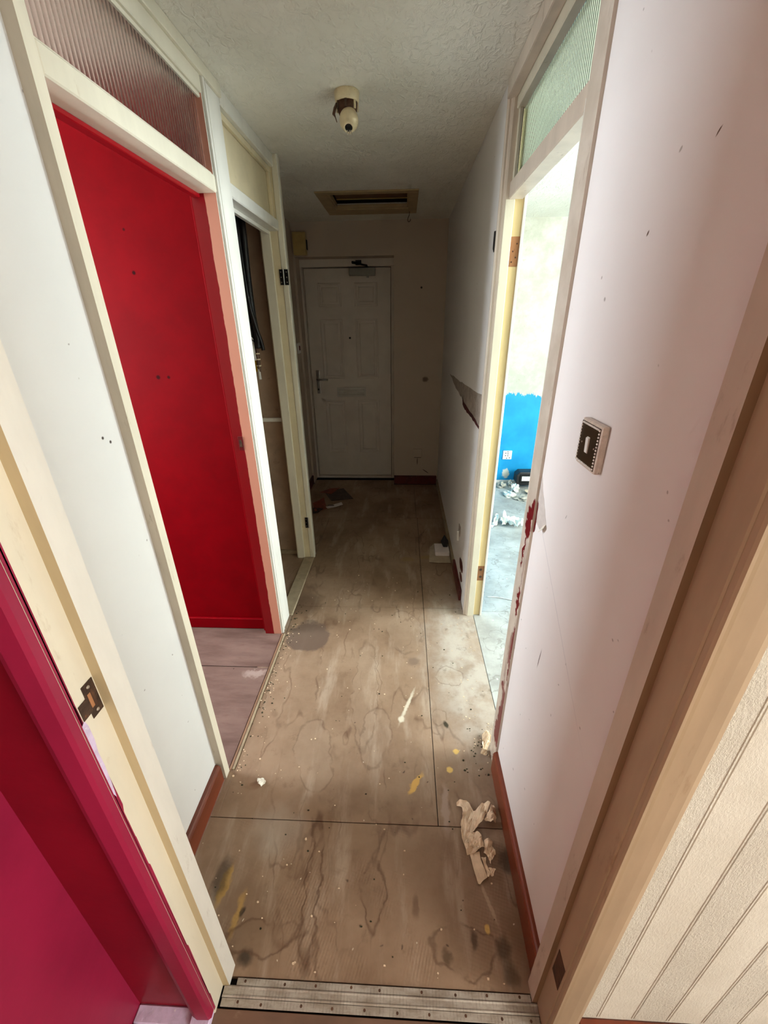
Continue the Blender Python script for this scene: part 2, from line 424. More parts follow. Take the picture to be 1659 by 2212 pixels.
    col = g.mix(g.math('MULTIPLY', g.blob((-.69, 1.40, 0), (.05, .02, 1), (0, 0, 0), .5, g.vadd(g.P, g.noisec(40, 4), 0.08)), .35), col, lin((206, 186, 176)))
    g.bump(g.noise(60, 4, 0.6, g.mapping((.2, 1, 1))), 0.25, 0.002)
    M['floor_red'] = g.done(col, 0.6, 0, 0.3)

    g = NT('dusty_grey_board_blue_room')
    n = g.noise(3.5, 7, 0.68)
    col = g.mix(g.rng(n, 0.3, 0.7), lin((144, 144, 138)), lin((184, 186, 180)))
    t = g.noise(4, 3, 0.5, g.vadd(g.P, g.noisec(9, 3), 0.2))
    col = g.mix(g.rng(g.math('ABSOLUTE', g.math('SUBTRACT', t, .5)), 0, .012, .35, 0), col, lin((90, 84, 72)))
    v = g.voro(22)
    ds = g.math('MULTIPLY', g.rng(v.outputs['Distance'], 0.05, 0.15, 1, 0), g.rng(g.axis(1, v.outputs['Color']), 0.85, 0.9))
    col = g.mix(g.math('MULTIPLY', ds, .7), col, lin((228, 226, 216)))
    g.bump(g.noise(60, 4), 0.2, 0.002)
    M['floor_blue'] = g.done(col, 0.6, 0, 0.3)
    M['floor_near'] = plain('red_brown_floorboard', (104, 78, 62), 0.6, 0.25, 10, dirt=(150, 126, 106), damt=0.5, dscale=20, stretch=(.4, 1, 1))

    # blue room: bare mottled plaster above a ragged-edged blue dado
    g = NT('half_stripped_blue_wall')
    n = g.noise(6, 7, 0.7)
    up = g.mix(g.rng(n, 0.35, 0.7), lin((176, 174, 158)), lin((202, 201, 188)))
    up = g.mix(g.rng(g.noise(26, 5, 0.7), .60, .72, 0, .5), up, lin((160, 150, 128)))
    blue = g.mix(g.rng(g.noise(5, 4), .3, .7), lin((14, 138, 190)), lin((26, 154, 204)))
    ze = g.math('ADD', g.axis(2), g.math('MULTIPLY', g.math('SUBTRACT', g.noise(34, 5, 0.75, g.mapping((1, 1, .30))), .5), 0.17))
    ze = g.math('ADD', ze, g.math('MULTIPLY', g.math('SUBTRACT', g.axis(0), 1.1), 0.09))
    m = g.rng(ze, 0.868, 0.874, 1, 0)
    pv = g.vadd(g.P, g.noisec(40, 4), 0.05)
    chip = g.blob((1.035, 3.95, .095), (.034, .3, .05), (0, 0, 0), .15, pv)
    m = g.math('MULTIPLY', m, g.math('SUBTRACT', 1.0, chip))
    g.bump(g.noise(50, 4), 0.2, 0.002)
    M['blue_wall'] = g.done(g.mix(m, up, blue), 0.55, 0, 0.3)
    M['blue_room_white'] = plain('pale_room_plaster', (214, 212, 200), 0.7, 0.06, 5)

    # reeded glass
    g = NT('reeded_glass')
    g.b.inputs['Transmission Weight'].default_value = 1.0
    g.b.inputs['IOR'].default_value = 1.42
    M['glass'] = g.done((0.70, 0.80, 0.70, 1), 0.16, 0, 0.4)
    g = NT('bounce_tinted_reeded_glass')
    g.b.inputs['Transmission Weight'].default_value = 1.0
    g.b.inputs['IOR'].default_value = 1.42
    M['glass_left'] = g.done((0.62, 0.53, 0.47, 1), 0.20, 0, 0.3)  # pinkish tint stands in for red light bounced off the room ceiling
    # red doorway jamb: hall side white with red bounce painted in as salmon, room side red with a ragged edge
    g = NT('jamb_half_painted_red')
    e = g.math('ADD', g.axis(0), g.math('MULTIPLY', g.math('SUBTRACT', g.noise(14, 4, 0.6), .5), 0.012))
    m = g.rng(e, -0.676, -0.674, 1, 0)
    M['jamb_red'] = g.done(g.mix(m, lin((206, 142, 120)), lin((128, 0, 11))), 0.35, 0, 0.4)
    # near-left jamb: cream, ragged magenta edge near the architrave
    g = NT('right_post_flaking')
    n = g.noise(30, 6, 0.7, g.mapping((1, 1, .3)))
    base = g.mix(g.rng(g.noise(12, 5), .3, .7), lin((184, 172, 156)), lin((202, 191, 177)))
    base = g.mix(g.rng(n, .58, .70, 0, .45), base, lin((126, 100, 78)))
    low = g.rng(g.axis(2), 0.55, 1.05, 1, 0)
    edge = g.rng(g.axis(1), 1.040, 0.990, 0, 1)
    pat = g.rng(g.noise(13, 5, 0.65, g.mapping((1, 2.0, .7), (0, 0.4, 0.37))), 0.50, 0.53)
    red = g.math('MULTIPLY', pat, g.math('MULTIPLY', low, edge))
    fv = g.vadd(g.P, g.noisec(55, 5), 0.045)
    for y, z, ry, rz in ((1.012, 1.00, .020, .050), (.994, 1.045, .012, .03), (1.020, .90, .006, .05), (1.000, .74, .010, .05), (.990, .60, .010, .045),
                         (.990, .50, .008, .07), (1.022, .385, .014, .016), (.995, .33, .010, .05), (1.008, .25, .016, .05), (1.014, .165, .022, .06), (.992, .2, .010, .10)):
        red = g.math('MAXIMUM', red, g.blob((.345, y, z), (.1, ry, rz), (0, 0, 0), .12, fv))
    M['post_flaking'] = g.done(g.mix(red, base, lin((104, 8, 16))), 0.4, 0, 0.4)


make_materials()


# ------------------------------------------------------------------ geometry helpers
def box(bm, x0, x1, y0, y1, z0, z1):
    vs_ = [bm.verts.new(p) for p in ((x0, y0, z0), (x1, y0, z0), (x1, y1, z0), (x0, y1, z0),
                                     (x0, y0, z1), (x1, y0, z1), (x1, y1, z1), (x0, y1, z1))]
    for f in ((0, 3, 2, 1), (4, 5, 6, 7), (0, 1, 5, 4), (1, 2, 6, 5), (2, 3, 7, 6), (3, 0, 4, 7)):
        bm.faces.new([vs_[i] for i in f])
    return vs_


def link(name, bm, mat, parent=None, bevel=0.0, smooth=False, seg=1):
    if bevel:
        bmesh.ops.bevel(bm, geom=list(bm.edges), offset=bevel, segments=seg, affect='EDGES', profile=0.6)
    bmesh.ops.recalc_face_normals(bm, faces=bm.faces)
    me = bpy.data.meshes.new(name)
    bm.to_mesh(me)
    bm.free()
    for m in (mat if isinstance(mat, (list, tuple)) else [mat]):
        me.materials.append(m)
    if smooth:
        for p in me.polygons:
            p.use_smooth = True
    o = bpy.data.objects.new(name, me)
    C.objects.link(o)
    if parent is not None:
        o.parent = parent
        o.matrix_parent_inverse = PINV.get(parent.name, Matrix.Identity(4))
    return o


PINV = {}


def bx(name, b, mat, parent=None, bevel=0.0015, seg=1):
    bm = bmesh.new()
    box(bm, *b)
    return link(name, bm, mat, parent, bevel, seg=seg)


def boxes(name, bs, mat, parent=None, bevel=0.0):
    bm = bmesh.new()
    for b in bs:
        box(bm, *b)
    return link(name, bm, mat, parent, bevel)


def facebox(name, b, default, parent=None, **faces):
    """box with its own paint on named sides: xm xp ym yp zm zp"""
    bm = bmesh.new()
    box(bm, *b)
    bmesh.ops.recalc_face_normals(bm, faces=bm.faces)
    mats = [default]
    for k, m in faces.items():
        mats.append(m)
        ax = 'xyz'.index(k[0])
        sg = 1 if k[1] == 'p' else -1
        for f in bm.faces:
            if f.normal[ax] * sg > 0.9:
                f.material_index = len(mats) - 1
    return link(name, bm, mats, parent)


def tag(o, label, cat=None, kind=None, group=None):
    o['label'] = label
    if cat:
        o['category'] = cat
    if kind:
        o['kind'] = kind
    if group:
        o['group'] = group
    return o


def empty(name, loc):
    o = bpy.data.objects.new(name, None)
    o.empty_display_size = 0.05
    o.location = loc
    C.objects.link(o)
    PINV[o.name] = Matrix.Translation(-Vector(loc))
    return o


def thing(name, label, cat, loc, group=None):
    return tag(empty(name, loc), label, cat, None, group)


def struct(name, label, loc=(0, 0, 0)):
    return tag(empty(name, loc), label, None, 'structure')


def lathe(bm, prof, seg=24, mat4=None):
    rings = []
    for r, z in prof:
        ring = []
        for i in range(seg):
            a = 2 * PI * i / seg
            v = Vector((r * math.cos(a), r * math.sin(a), z))
            if mat4 is not None:
                v = mat4 @ v
            ring.append(bm.verts.new(v))
        rings.append(ring)
    for a, b in zip(rings, rings[1:]):
        for i in range(seg):
            bm.faces.new((a[i], a[(i + 1) % seg], b[(i + 1) % seg], b[i]))
    for ring in (rings[0], rings[-1]):
        try:
            bm.faces.new(ring)
        except ValueError:
            pass


def tube(bm, pts, r, seg=8):
    pts = [Vector(p) for p in pts]
    rings = []
    up = Vector((0.3, 0.9, 0.2)).normalized()
    for i, p in enumerate(pts):
        t = (pts[min(i + 1, len(pts) - 1)] - pts[max(i - 1, 0)]).normalized()
        u = t.cross(up).normalized()
        w = t.cross(u)
        rr = r[i] if isinstance(r, (list, tuple)) else r
        rings.append([bm.verts.new(p + u * (rr * math.cos(2 * PI * k / seg)) + w * (rr * math.sin(2 * PI * k / seg))) for k in range(seg)])
    for a, b in zip(rings, rings[1:]):
        for k in range(seg):
            bm.faces.new((a[k], a[(k + 1) % seg], b[(k + 1) % seg], b[k]))
    bm.faces.new(rings[0][::-1])
    bm.faces.new(rings[-1])


def spline(pts, n=6):
    P = [Vector(p) for p in pts]
    P = [P[0] * 2 - P[1]] + P + [P[-1] * 2 - P[-2]]
    out = []
    for i in range(1, len(P) - 2):
        for k in range(n):
            t = k / n
            a, b, c, d = P[i - 1], P[i], P[i + 1], P[i + 2]
            out.append(0.5 * ((2 * b) + (c - a) * t + (2 * a - 5 * b + 4 * c - d) * t * t + (3 * b - a - 3 * c + d) * t ** 3))
    out.append(P[-2])
    return out


def prism_y(bm, prof, y0, y1):
    """extrude an (x,z) outline along y"""
    a = [bm.verts.new((x, y0, z)) for x, z in prof]
    b = [bm.verts.new((x, y1, z)) for x, z in prof]
    n = len(prof)
    for i in range(n):
        bm.faces.new((a[i], a[(i + 1) % n], b[(i + 1) % n], b[i]))
    bm.faces.new(a[::-1])
    bm.faces.new(b)


def prism_z(bm, prof, z0, z1):
    a = [bm.verts.new((x, y, z0)) for x, y in prof]
    b = [bm.verts.new((x, y, z1)) for x, y in prof]
    n = len(prof)
    for i in range(n):
        bm.faces.new((a[i], a[(i + 1) % n], b[(i + 1) % n], b[i]))
    bm.faces.new(a[::-1])
    bm.faces.new(b)


def sheet(name, outline, mat, parent=None, lift=0.004, amp=0.006, freq=30, cuts=3, thick=0.0012, seed=0, zfun=None):
    """a limp or crumpled sheet: outline (x,y) on the floor, finely cut, lifted and creased"""
    bm = bmesh.new()
    vs_ = [bm.verts.new((x, y, 0)) for x, y in outline]
    bm.faces.new(vs_)
    bmesh.ops.triangulate(bm, faces=bm.faces, quad_method='BEAUTY', ngon_method='EAR_CLIP')
    for _ in range(cuts):
        bmesh.ops.subdivide_edges(bm, edges=list(bm.edges), cuts=1, use_grid_fill=True)
    bmesh.ops.triangulate(bm, faces=bm.faces)
    for v in bm.verts:
        q = Vector((v.co.x * freq + seed * 3.1, v.co.y * freq + seed, seed * 1.7))
        n = abs(mnoise.noise(q)) + 0.5 * abs(mnoise.noise(q * 2.3))
        z = lift + amp * n * 1.6
        if zfun:
            z += zfun(v.co.x, v.co.y)
        j = mnoise.noise_vector(q * 1.7) * amp * 0.25
        v.co = Vector((v.co.x + j.x, v.co.y + j.y, max(0.0015, z)))
    o = link(name, bm, mat, parent)
    md = o.modifiers.new('thickness', 'SOLIDIFY')
    md.thickness = thick
    md.offset = 1.0
    return o


def wad(name, loc, size, mat, parent=None, seed=0, flat=0.6):
    """a crumpled ball or heap of paper"""
    bm = bmesh.new()
    bmesh.ops.create_icosphere(bm, subdivisions=3, radius=1.0)
    for v in bm.verts:
        q = v.co * 1.9 + Vector((seed * 5.3, seed * 2.1, seed))
        k = 1 + 0.75 * mnoise.noise(q) + 0.45 * abs(mnoise.noise(q * 2.6)) - 0.2
        v.co = Vector((v.co.x * k * size[0], v.co.y * k * size[1], v.co.z * k * size[2]))
    zmin = min(v.co.z for v in bm.verts)
    for v in bm.verts:
        z = v.co.z
        if z < zmin * flat:
            z = zmin * flat
        v.co = Vector((v.co.x + loc[0], v.co.y + loc[1], z - zmin * flat + loc[2]))
    return link(name, bm, mat, parent)


# ------------------------------------------------------------------ dimensions (metres; camera over the origin)
ZC = 2.225              # ceiling
XL, XLW = -.630, -.655  # left frames' face, left plaster
XR = .350               # right plaster
YE = 3.91               # end wall
YN, YN2 = .370, .445    # wall with the near doorway (room face, hall face)

# ------------------------------------------------------------------ floors
fl = struct('floor', 'stained brown hardboard floor of the hallway and its rooms')
g_ = .0013
sheets = [(-.655, .350, .425, .787), (-.612, .1265, .787, 1.911), (.1265, .402, .787, 1.911), (-.612, .1265, 1.911, 3.10),
          (.1265, .350, 1.911, 3.10), (-.92, .1165, 3.10, 3.875), (.1165, .350, 3.10, 3.875), (-.92, -.612, 2.50, 3.10), (-.90, -.085, 3.875, 4.10), (-.655, -.6095, .787, .946)]
for a, b, c, d in sheets:
    bx('floor_sheet', (a + g_, b - g_, c + g_, d - g_, -.018, 0), M['floor_hall'], fl, .0008)
for c, d in ((-1.0, 1.4425), (1.4425, 1.723)):
    bx('plywood_board', (-2.4, -.6345, c + .002, d - (.004 if d < 1.6 else 0), -.018, -.001 if d > 1.6 else .001), M['floor_red'], fl, .001)
bx('dusty_board', (.403, 3.0, .45, 1.890, -.018, 0), M['floor_blue'], fl, .001)
bx('dusty_board', (.403, 3.0, 1.8925, 3.95, -.018, 0), M['floor_blue'], fl, .001)
bx('floorboard', (-.625, 2.4, -3.0, .3725, -.02, -.002), M['floor_near'], fl, .001)
bx('cupboard_board', (-1.30, -.690, 1.80, 2.52, -.018, -.002), M['floor_hall'], fl, .001)
bx('floor_filler', (-.690, -.6110, .944, 2.46, -.018, -.0022), M['floor_hall'], fl, 0)
bx('subfloor', (-3.5, 3.1, -3.1, 4.3, -.06, -.0185), M['gap'], fl, 0)

# ------------------------------------------------------------------ ceiling with the loft opening
ce = struct('ceiling', 'stippled white textured ceiling over hallway and rooms', (0, 0, ZC))
HX0, HX1, HY0, HY1 = -.487, .030, 3.135, 3.530
boxes('ceiling_board', [(-3.5, HX0, -3.1, 4.3, ZC, ZC + .03), (HX1, 3.1, -3.1, 4.3, ZC, ZC + .03),
                        (HX0, HX1, -3.1, HY0, ZC, ZC + .03), (HX0, HX1, HY1, 4.3, ZC, ZC + .03)], M['ceiling'], ce)

# ------------------------------------------------------------------ walls
tag(facebox('wall_left', (-.72, XLW, YN2, .914, 0, ZC), M['wall_left'], None, xm=M['blue_room_white'], ym=M['magenta']),
    'white plaster wall strip left, between near doorway and red doorway', None, 'structure')
tag(facebox('wall_right', (XR, .44, YN2, .985, 0, ZC), M['wall_right'], None, xp=M['blue_wall'], ym=M['wallpaper']),
    'scuffed white wall on the right carrying the jewelled light switch', None, 'structure')
tag(facebox('wall_right_far', (XR, .44, 1.862, YE + .24, 0, ZC), M['wall_right'], None, xp=M['blue_wall']),
    'dim white wall beyond the right doorway with a torn strip of plaster', None, 'structure')
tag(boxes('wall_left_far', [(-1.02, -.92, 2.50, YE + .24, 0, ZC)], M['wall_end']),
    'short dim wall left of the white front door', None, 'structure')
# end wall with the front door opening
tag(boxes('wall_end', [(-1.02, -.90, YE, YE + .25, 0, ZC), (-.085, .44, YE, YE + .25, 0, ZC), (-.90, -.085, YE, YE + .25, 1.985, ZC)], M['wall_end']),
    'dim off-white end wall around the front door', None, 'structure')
tag(boxes('wall_outside', [(-1.02, .44, YE + .25, YE + .30, 0, ZC)], M['void']), 'dark landing wall behind the front door', None, 'structure')
# near doorway wall
tag(facebox('wall_near_left', (-.72, -.455, YN, YN2, 0, ZC), M['wall_left'], None, ym=M['shaded_magenta']),
    'shaded magenta wall beside the near doorway, bottom left', None, 'structure')
wnr = tag(facebox('wall_near_right', (.352, 2.4, YN, YN2, 0, ZC), M['wall_left'], None, ym=M['wallpaper']),
          'embossed white wallpapered wall at the right edge', None, 'structure')
tag(facebox('wall_near_top', (-.455, .352, YN, YN2, 2.02, ZC), M['wall_left'], None), 'white wall over the near doorway', None, 'structure')
for k in range(9):
    x = .438 + .0745 * k
    for dx in (0, .0052):
        bm = bmesh.new()
        prism_z(bm, [(x + dx, YN), (x + dx + .0042, YN), (x + dx + .003, YN - .0010), (x + dx + .0012, YN - .0010)], .1, ZC)
        link('wallpaper_rib', bm, M['wallpaper'], wnr)
# near room shell
tag(boxes('wall_near_room_left', [(-.72, -.625, -.40, YN, 0, ZC)], M['magenta']), 'bright pink magenta wall in the bottom left corner', None, 'structure')
tag(boxes('wall_near_room_left_back', [(-.72, -.625, -3.1, -.40, 0, ZC)], M['wallpaper']), 'unseen left wall behind the camera, pale to whiten the bounce', None, 'structure')  # unseen stretch made pale instead of magenta, for whiter bounce in the hall



def pierced_y(name, x0, x1, y0, y1, w, mat, label):
    o = boxes(name, [(x0, w['x0'], y0, y1, 0, ZC), (w['x1'], x1, y0, y1, 0, ZC), (w['x0'], w['x1'], y0, y1, 0, w['z0']), (w['x0'], w['x1'], y0, y1, w['z1'], ZC)], mat)
    return tag(o, label, None, 'structure')


def pierced_x(name, x0, x1, y0, y1, w, mat, label):
    o = boxes(name, [(x0, x1, y0, w['y0'], 0, ZC), (x0, x1, w['y1'], y1, 0, ZC), (x0, x1, w['y0'], w['y1'], 0, w['z0']), (x0, x1, w['y0'], w['y1'], w['z1'], ZC)], mat)
    return tag(o, label, None, 'structure')


pierced_x('wall_near_room_right', 2.4, 2.5, -3.1, YN2, WIN_S, M['wallpaper'], 'white window wall of the room behind the camera')
tag(boxes('wall_near_room_back', [(-.72, 2.5, -3.1, -3.0, 0, ZC)], M['wallpaper']), 'white wall behind the camera', None, 'structure')
# red room shell
rw = tag(facebox('wall_red_room', (-2.4, -.718, 1.723, 1.80, 0, ZC), M['red_wall'], None, yp=M['cupboard_wall']),
         'bright red painted wall seen through the left doorway', None, 'structure')
tag(boxes('wall_red_room_near', [(-2.4, -.72, -1.1, -1.0, 0, ZC)], M['blue_room_white']), 'near wall of the red room', None, 'structure')
tag(boxes('wall_red_room_side', [(-.735, -.72, -1.0, .914, 0, ZC)], M['blue_room_white']), 'red room side of the left hallway wall', None, 'structure')
pierced_x('wall_red_room_window', -2.5, -2.4, -1.1, 1.80, WIN_W, M['blue_room_white'], 'window wall of the red room')
# cupboard shell
tag(boxes('wall_cupboard', [(-1.35, -.735, 2.505, 2.56, 0, ZC), (-1.35, -1.28, 1.80, 2.505, 0, ZC)], M['cupboard_wall']), 'brown bare plaster inside the meter cupboard', None, 'structure')
# blue room shell
tag(boxes('wall_blue_room', [(.44, 3.0, 3.95, 4.05, 0, ZC)], M['blue_wall']), 'half stripped wall, bright blue below and pale above, through right doorway', None, 'structure')
tag(boxes('wall_blue_room_near', [(.44, 3.0, .445, .52, 0, ZC)], M['blue_room_white']), 'near wall of the blue room', None, 'structure')
pierced_x('wall_blue_room_window', 3.0, 3.1, .445, 4.05, WIN_E, M['blue_room_white'], 'window wall of the blue room')


tag(bx('baseboard_blue_room', (.446, 3.0, 3.936, 3.95, 0, .028), M['white_gloss'], None, .003), 'thin white strip at the foot of the blue wall', None, 'structure')


def window(i, label, bars):
    w = struct('window_%d' % i, label, (bars[0][0], bars[0][2], bars[0][4]))
    for b in bars:
        bx('window_bar', b, M['white_plastic'], w, .004)


def frame_x(x0, x1, w):
    y0, y1, z0, z1, t = w['y0'], w['y1'], w['z0'], w['z1'], .05
    return [(x0, x1, y0, y1, z0, z0 + t), (x0, x1, y0, y1, z1 - t, z1), (x0, x1, y0, y0 + t, z0 + t, z1 - t), (x0, x1, y1 - t, y1, z0 + t, z1 - t)]


def frame_y(y0, y1, w):
    x0, x1, z0, z1, t = w['x0'], w['x1'], w['z0'], w['z1'], .05
    return [(x0, x1, y0, y1, z0, z0 + t), (x0, x1, y0, y1, z1 - t, z1), (x0, x0 + t, y0, y1, z0 + t, z1 - t), (x1 - t, x1, y0, y1, z0 + t, z1 - t)]


window(1, 'white window frame in the blue room', frame_x(3.03, 3.08, WIN_E))
window(2, 'white window frame in the red room', frame_x(-2.48, -2.43, WIN_W))
window(3, 'white window frame behind the camera', frame_x(2.43, 2.48, WIN_S))

# ------------------------------------------------------------------ baseboards
def board(name, label, prof_x, y0, y1, z1, mat, lip=.006):
    """skirting along y; prof_x = (wall x, face x)"""
    xw, xf = prof_x
    s = 1 if xf > xw else -1
    bm = bmesh.new()
    prism_y(bm, [(xw, 0), (xf, 0), (xf, z1 - lip * 1.6), (xf - s * lip * .6, z1 - lip * .5), (xf - s * lip * 1.4, z1), (xw, z1)], y0, y1)
    return tag(link(name, bm, mat), label, None, 'structure')


bl = board('baseboard_left', 'brown varnished skirting board under the left white wall', (XLW, -.636), .447, .908, .082, M['skirting_brown'])
br = board('baseboard_right', 'red-brown varnished skirting board under the right white wall', (XR, .334), .447, .984, .095, M['skirting_brown'])
tag(bx('baseboard_end', (-.083, .338, 3.884, YE, 0, .086), M['skirting_dark'], None, .003), 'dark oxblood skirting right of the front door', None, 'structure')
tag(bx('baseboard_near_right', (.399, 2.4, YN - .017, YN, -.002, .092), M['skirting_brown'], None, .003), 'brown skirting below the embossed wallpaper', None, 'structure')
brf = board('baseboard_right_far', 'pale broken skirting along the dim right wall', (XR, .338), 2.33, 3.88, .058, M['skirting_cream'])
sk = struct('baseboard_right_stub', 'flaking oxblood stub of skirting beside the right door frame', (.345, 2.0, 0))
bx('skirting_stub', (.335, XR, 1.985, 2.33, 0, .075), M['skirting_dark'], sk, .003)
bm = bmesh.new()
for y0, y1, z0, z1 in ((1.99, 2.14, .165, .23), (2.00, 2.09, .10, .15)):
    ring = []
    for k in range(10):
        a = 2 * PI * k / 10
        ring.append(((y0 + y1) / 2 + (y1 - y0) / 2 * math.cos(a) * random.uniform(.75, 1.1), (z0 + z1) / 2 + (z1 - z0) / 2 * math.sin(a) * random.uniform(.75, 1.1)))
    f0 = [bm.verts.new((XR, y, z)) for y, z in ring]
    f1 = [bm.verts.new((XR - .004, y, z)) for y, z in ring]
    for k in range(10):
        bm.faces.new((f0[k], f0[(k + 1) % 10], f1[(k + 1) % 10], f1[k]))
    bm.faces.new(f1)
link('paint_remnant', bm, M['skirting_dark'], sk)
tag(bx('baseboard_left_far', (-.92, -.902, 3.30, 3.90, 0, .085), M['skirting_dark'], None, .003), 'broken oxblood skirting left of the front door', None, 'structure')

# ------------------------------------------------------------------ door_2: storey-height frame of the red doorway
d2 = struct('door_2', 'cream door frame with reeded glass fanlight around the red doorway', (-.65, 1.3, 0))
facebox('jamb', (-.720, XL, .914, .943, 0, ZC), M['cream_gloss'], d2, ym=M['grimy_shaded_gloss'])
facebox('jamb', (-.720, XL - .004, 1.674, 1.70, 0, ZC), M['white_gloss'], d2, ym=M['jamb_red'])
bx('post', (-.72, XL, 1.690, 1.822, 0, ZC), M['white_gloss'], d2, .004)
bx('bead', (XL - .004, XL + .006, 1.678, 1.692, 0, ZC), M['white_gloss'], d2, .003, 2)
bx('bead', (XL - .004, XL + .004, 1.703, 1.712, 0, ZC), M['white_gloss'], d2, .002, 2)
bx('transom_bar', (-.700, XL + .001, .943, 1.674, 1.896, 1.944), M['cream_gloss'], d2, .003)
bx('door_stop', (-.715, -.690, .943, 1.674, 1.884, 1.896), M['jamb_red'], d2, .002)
bx('head_rail', (-.700, XL, .943, 1.674, 2.146, ZC), M['cream_gloss'], d2, .003)
bx('head_moulding', (XL - .002, XL + .010, .914, 1.822, 2.188, ZC), M['cream_gloss'], d2, .004, 2)
bx('glazing_bead', (-.648, -.638, .943, 1.674, 2.136, 2.146), M['cream_gloss'], d2, .002)
bx('glazing_bead', (-.648, -.638, .943, 1.674, 1.944, 1.952), M['cream_gloss'], d2, .002)
bx('strike_plate', (-.697, -.676, 1.6715, 1.675, 1.005, 1.065), M['oxblood_chip'], d2, .001)
bx('strike_hole', (-.692, -.682, 1.6705, 1.673, 1.02, 1.05), M['cavity'], d2, .0005)
bx('red_skirting', (-2.4, -.72, 1.708, 1.723, 0, .066), M['red_wall'], rw, .003)
bx('red_corner_lining', (-.735, -.718, 1.695, 1.725, 0, ZC), M['red_wall'], rw, .002)


def reeded(name, x, y0, y1, z0, z1, pitch, parent, mat='glass'):
    n = int((y1 - y0) / pitch) * 8
    bm = bmesh.new()
    cols = []
    for i in range(n + 1):
        y = y0 + (y1 - y0) * i / n
        ph = (i % 8) / 8.0
        dx = .0011 * abs(math.sin(PI * ph))
        cols.append([bm.verts.new(p) for p in ((x + dx + .002, y, z0), (x + dx + .002, y, z1), (x - .002, y, z1), (x - .002, y, z0))])
    for a, b in zip(cols, cols[1:]):
        for k in range(4):
            bm.faces.new((a[k], a[(k + 1) % 4], b[(k + 1) % 4], b[k]))
    bm.faces.new(cols[0][::-1])
    bm.faces.new(cols[-1])
    return link(name, bm, M[mat], parent)


reeded('reeded_pane', -.656, .9435, 1.6735, 1.9445, 2.1455, .0152, d2, 'glass_left')

# ------------------------------------------------------------------ door_3: cupboard frame
d3 = struct('door_3', 'cream frame of the doorless meter cupboard with panel above', (-.65, 2.15, 0))
bx('transom_bar', (-.70, XL - .002, 1.822, 2.452, 1.917, 1.964), M['white_gloss'], d3, .004)
bx('door_stop', (-.70, -.680, 1.822, 2.452, 1.902, 1.917), M['white_gloss'], d3, .002)
bx('top_panel', (-.676, -.664, 1.822, 2.452, 1.964, 2.18), M['old_panel'], d3, .001)
bx('head_rail', (-.70, XL, 1.822, 2.452, 2.175, ZC), M['white_gloss'], d3, .003)
bx('panel_moulding', (-.664, -.648, 1.822, 2.452, 2.152, 2.175), M['old_panel'], d3, .004, 2)
bx('panel_moulding', (-.664, -.648, 2.425, 2.452, 1.964, 2.152), M['old_panel'], d3, .004, 2)
bx('jamb', (-.735, -.640, 2.452, 2.49, 0, ZC), M['old_panel'], d3, .002)
bx('door_stop', (-.728, -.678, 2.438, 2.452, 0, 1.917), M['cream_gloss'], d3, .003)
bx('architrave', (-.640, -.612, 2.449, 2.502, 0, ZC), M['cream_gloss'], d3, .004, 2)
bx('bead', (-.619, -.609, 2.452, 2.468, 0, ZC), M['white_gloss'], d3, .003, 2)
bx('cupboard_skirting', (-.95, -.735, 2.49, 2.505, 0, .03), M['skirting_cream'], d3, .002)


def hinge(zc, h, parent, leaf2=True):
    e = bx('hinge', (-.652, -.634, 2.4455, 2.4495, zc - h / 2, zc + h / 2), M['black_metal'], parent, .0005)
    subs = []
    if leaf2:
        bm = bmesh.new()
        box(bm, -.628, -.607, 2.444, 2.4475, zc - h / 2, zc + h / 2)
        subs.append(link('hinge_leaf', bm, M['black_metal']))
    bm = bmesh.new()
    lathe(bm, [(.0035, zc - h / 2), (.0035, zc + h / 2)], 10, Matrix.Translation((-.631, 2.4445, 0)))
    subs.append(link('hinge_pin', bm, M['chrome']))
    for dz in (-.33, 0, .33):
        for x in ((-.645, -.615) if leaf2 else (-.645,)):
            bm = bmesh.new()
            lathe(bm, [(.0028, 0), (.0022, .0012)], 8, Matrix.Translation((x, 2.4452 if x < -.63 else 2.4437, zc + dz * h)) @ Matrix.Rotation(PI / 2, 4, 'X'))
            subs.append(link('screw', bm, M['screw']))
    for s in subs:
        s.parent = e
        s.matrix_parent_inverse = e.matrix_world.inverted() if False else Matrix.Identity(4)
    return e


def fix_parent(e):
    pass


hinge(1.714, .072, d3)
hinge(.274, .075, d3, False)
# things in the cupboard
bt = tag(bx('shelf_batten', (-.93, -.737, 2.486, 2.505, .945, .968), M['white_gloss'], None, .002), 'pale wooden batten fixed across the cupboard wall', 'batten')
cb = thing('cable_bundle', 'bundle of black cables hanging inside the meter cupboard', 'cables', (-.84, 2.42, 1.2))


def cab(name, pts, r, mat, parent):
    bm = bmesh.new()
    tube(bm, spline(pts, 5), r, 8)
    return link(name, bm, mat, parent, 0, True)


YC = 2.40
cab('cable', [(-.800, YC, 2.20), (-.799, YC, 1.95), (-.806, YC, 1.72), (-.806, YC, 1.55), (-.800, YC, 1.44), (-.796, YC - .01, 1.37)], .016, M['black_cable'], cb)
cab('cable', [(-.834, YC + .02, 2.20), (-.834, YC + .02, 1.9), (-.838, YC + .02, 1.6), (-.834, YC + .02, 1.45), (-.826, YC + .01, 1.36)], .019, M['black_cable'], cb)
cab('cable', [(-.822, YC - .02, 2.20), (-.820, YC - .02, 1.85), (-.814, YC - .02, 1.62), (-.796, YC - .01, 1.48), (-.781, YC, 1.41), (-.774, YC, 1.36)], .010, M['black_cable'], cb)
cab('cable', [(-.870, YC + .03, 2.20), (-.870, YC + .03, 1.8), (-.868, YC + .03, 1.5), (-.86, YC + .02, 1.38)], .020, M['black_cable'], cb)
cab('core', [(-.826, YC, 1.40), (-.822, YC - .02, 1.35), (-.818, YC - .02, 1.31)], .008, M['cable_white'], cb)
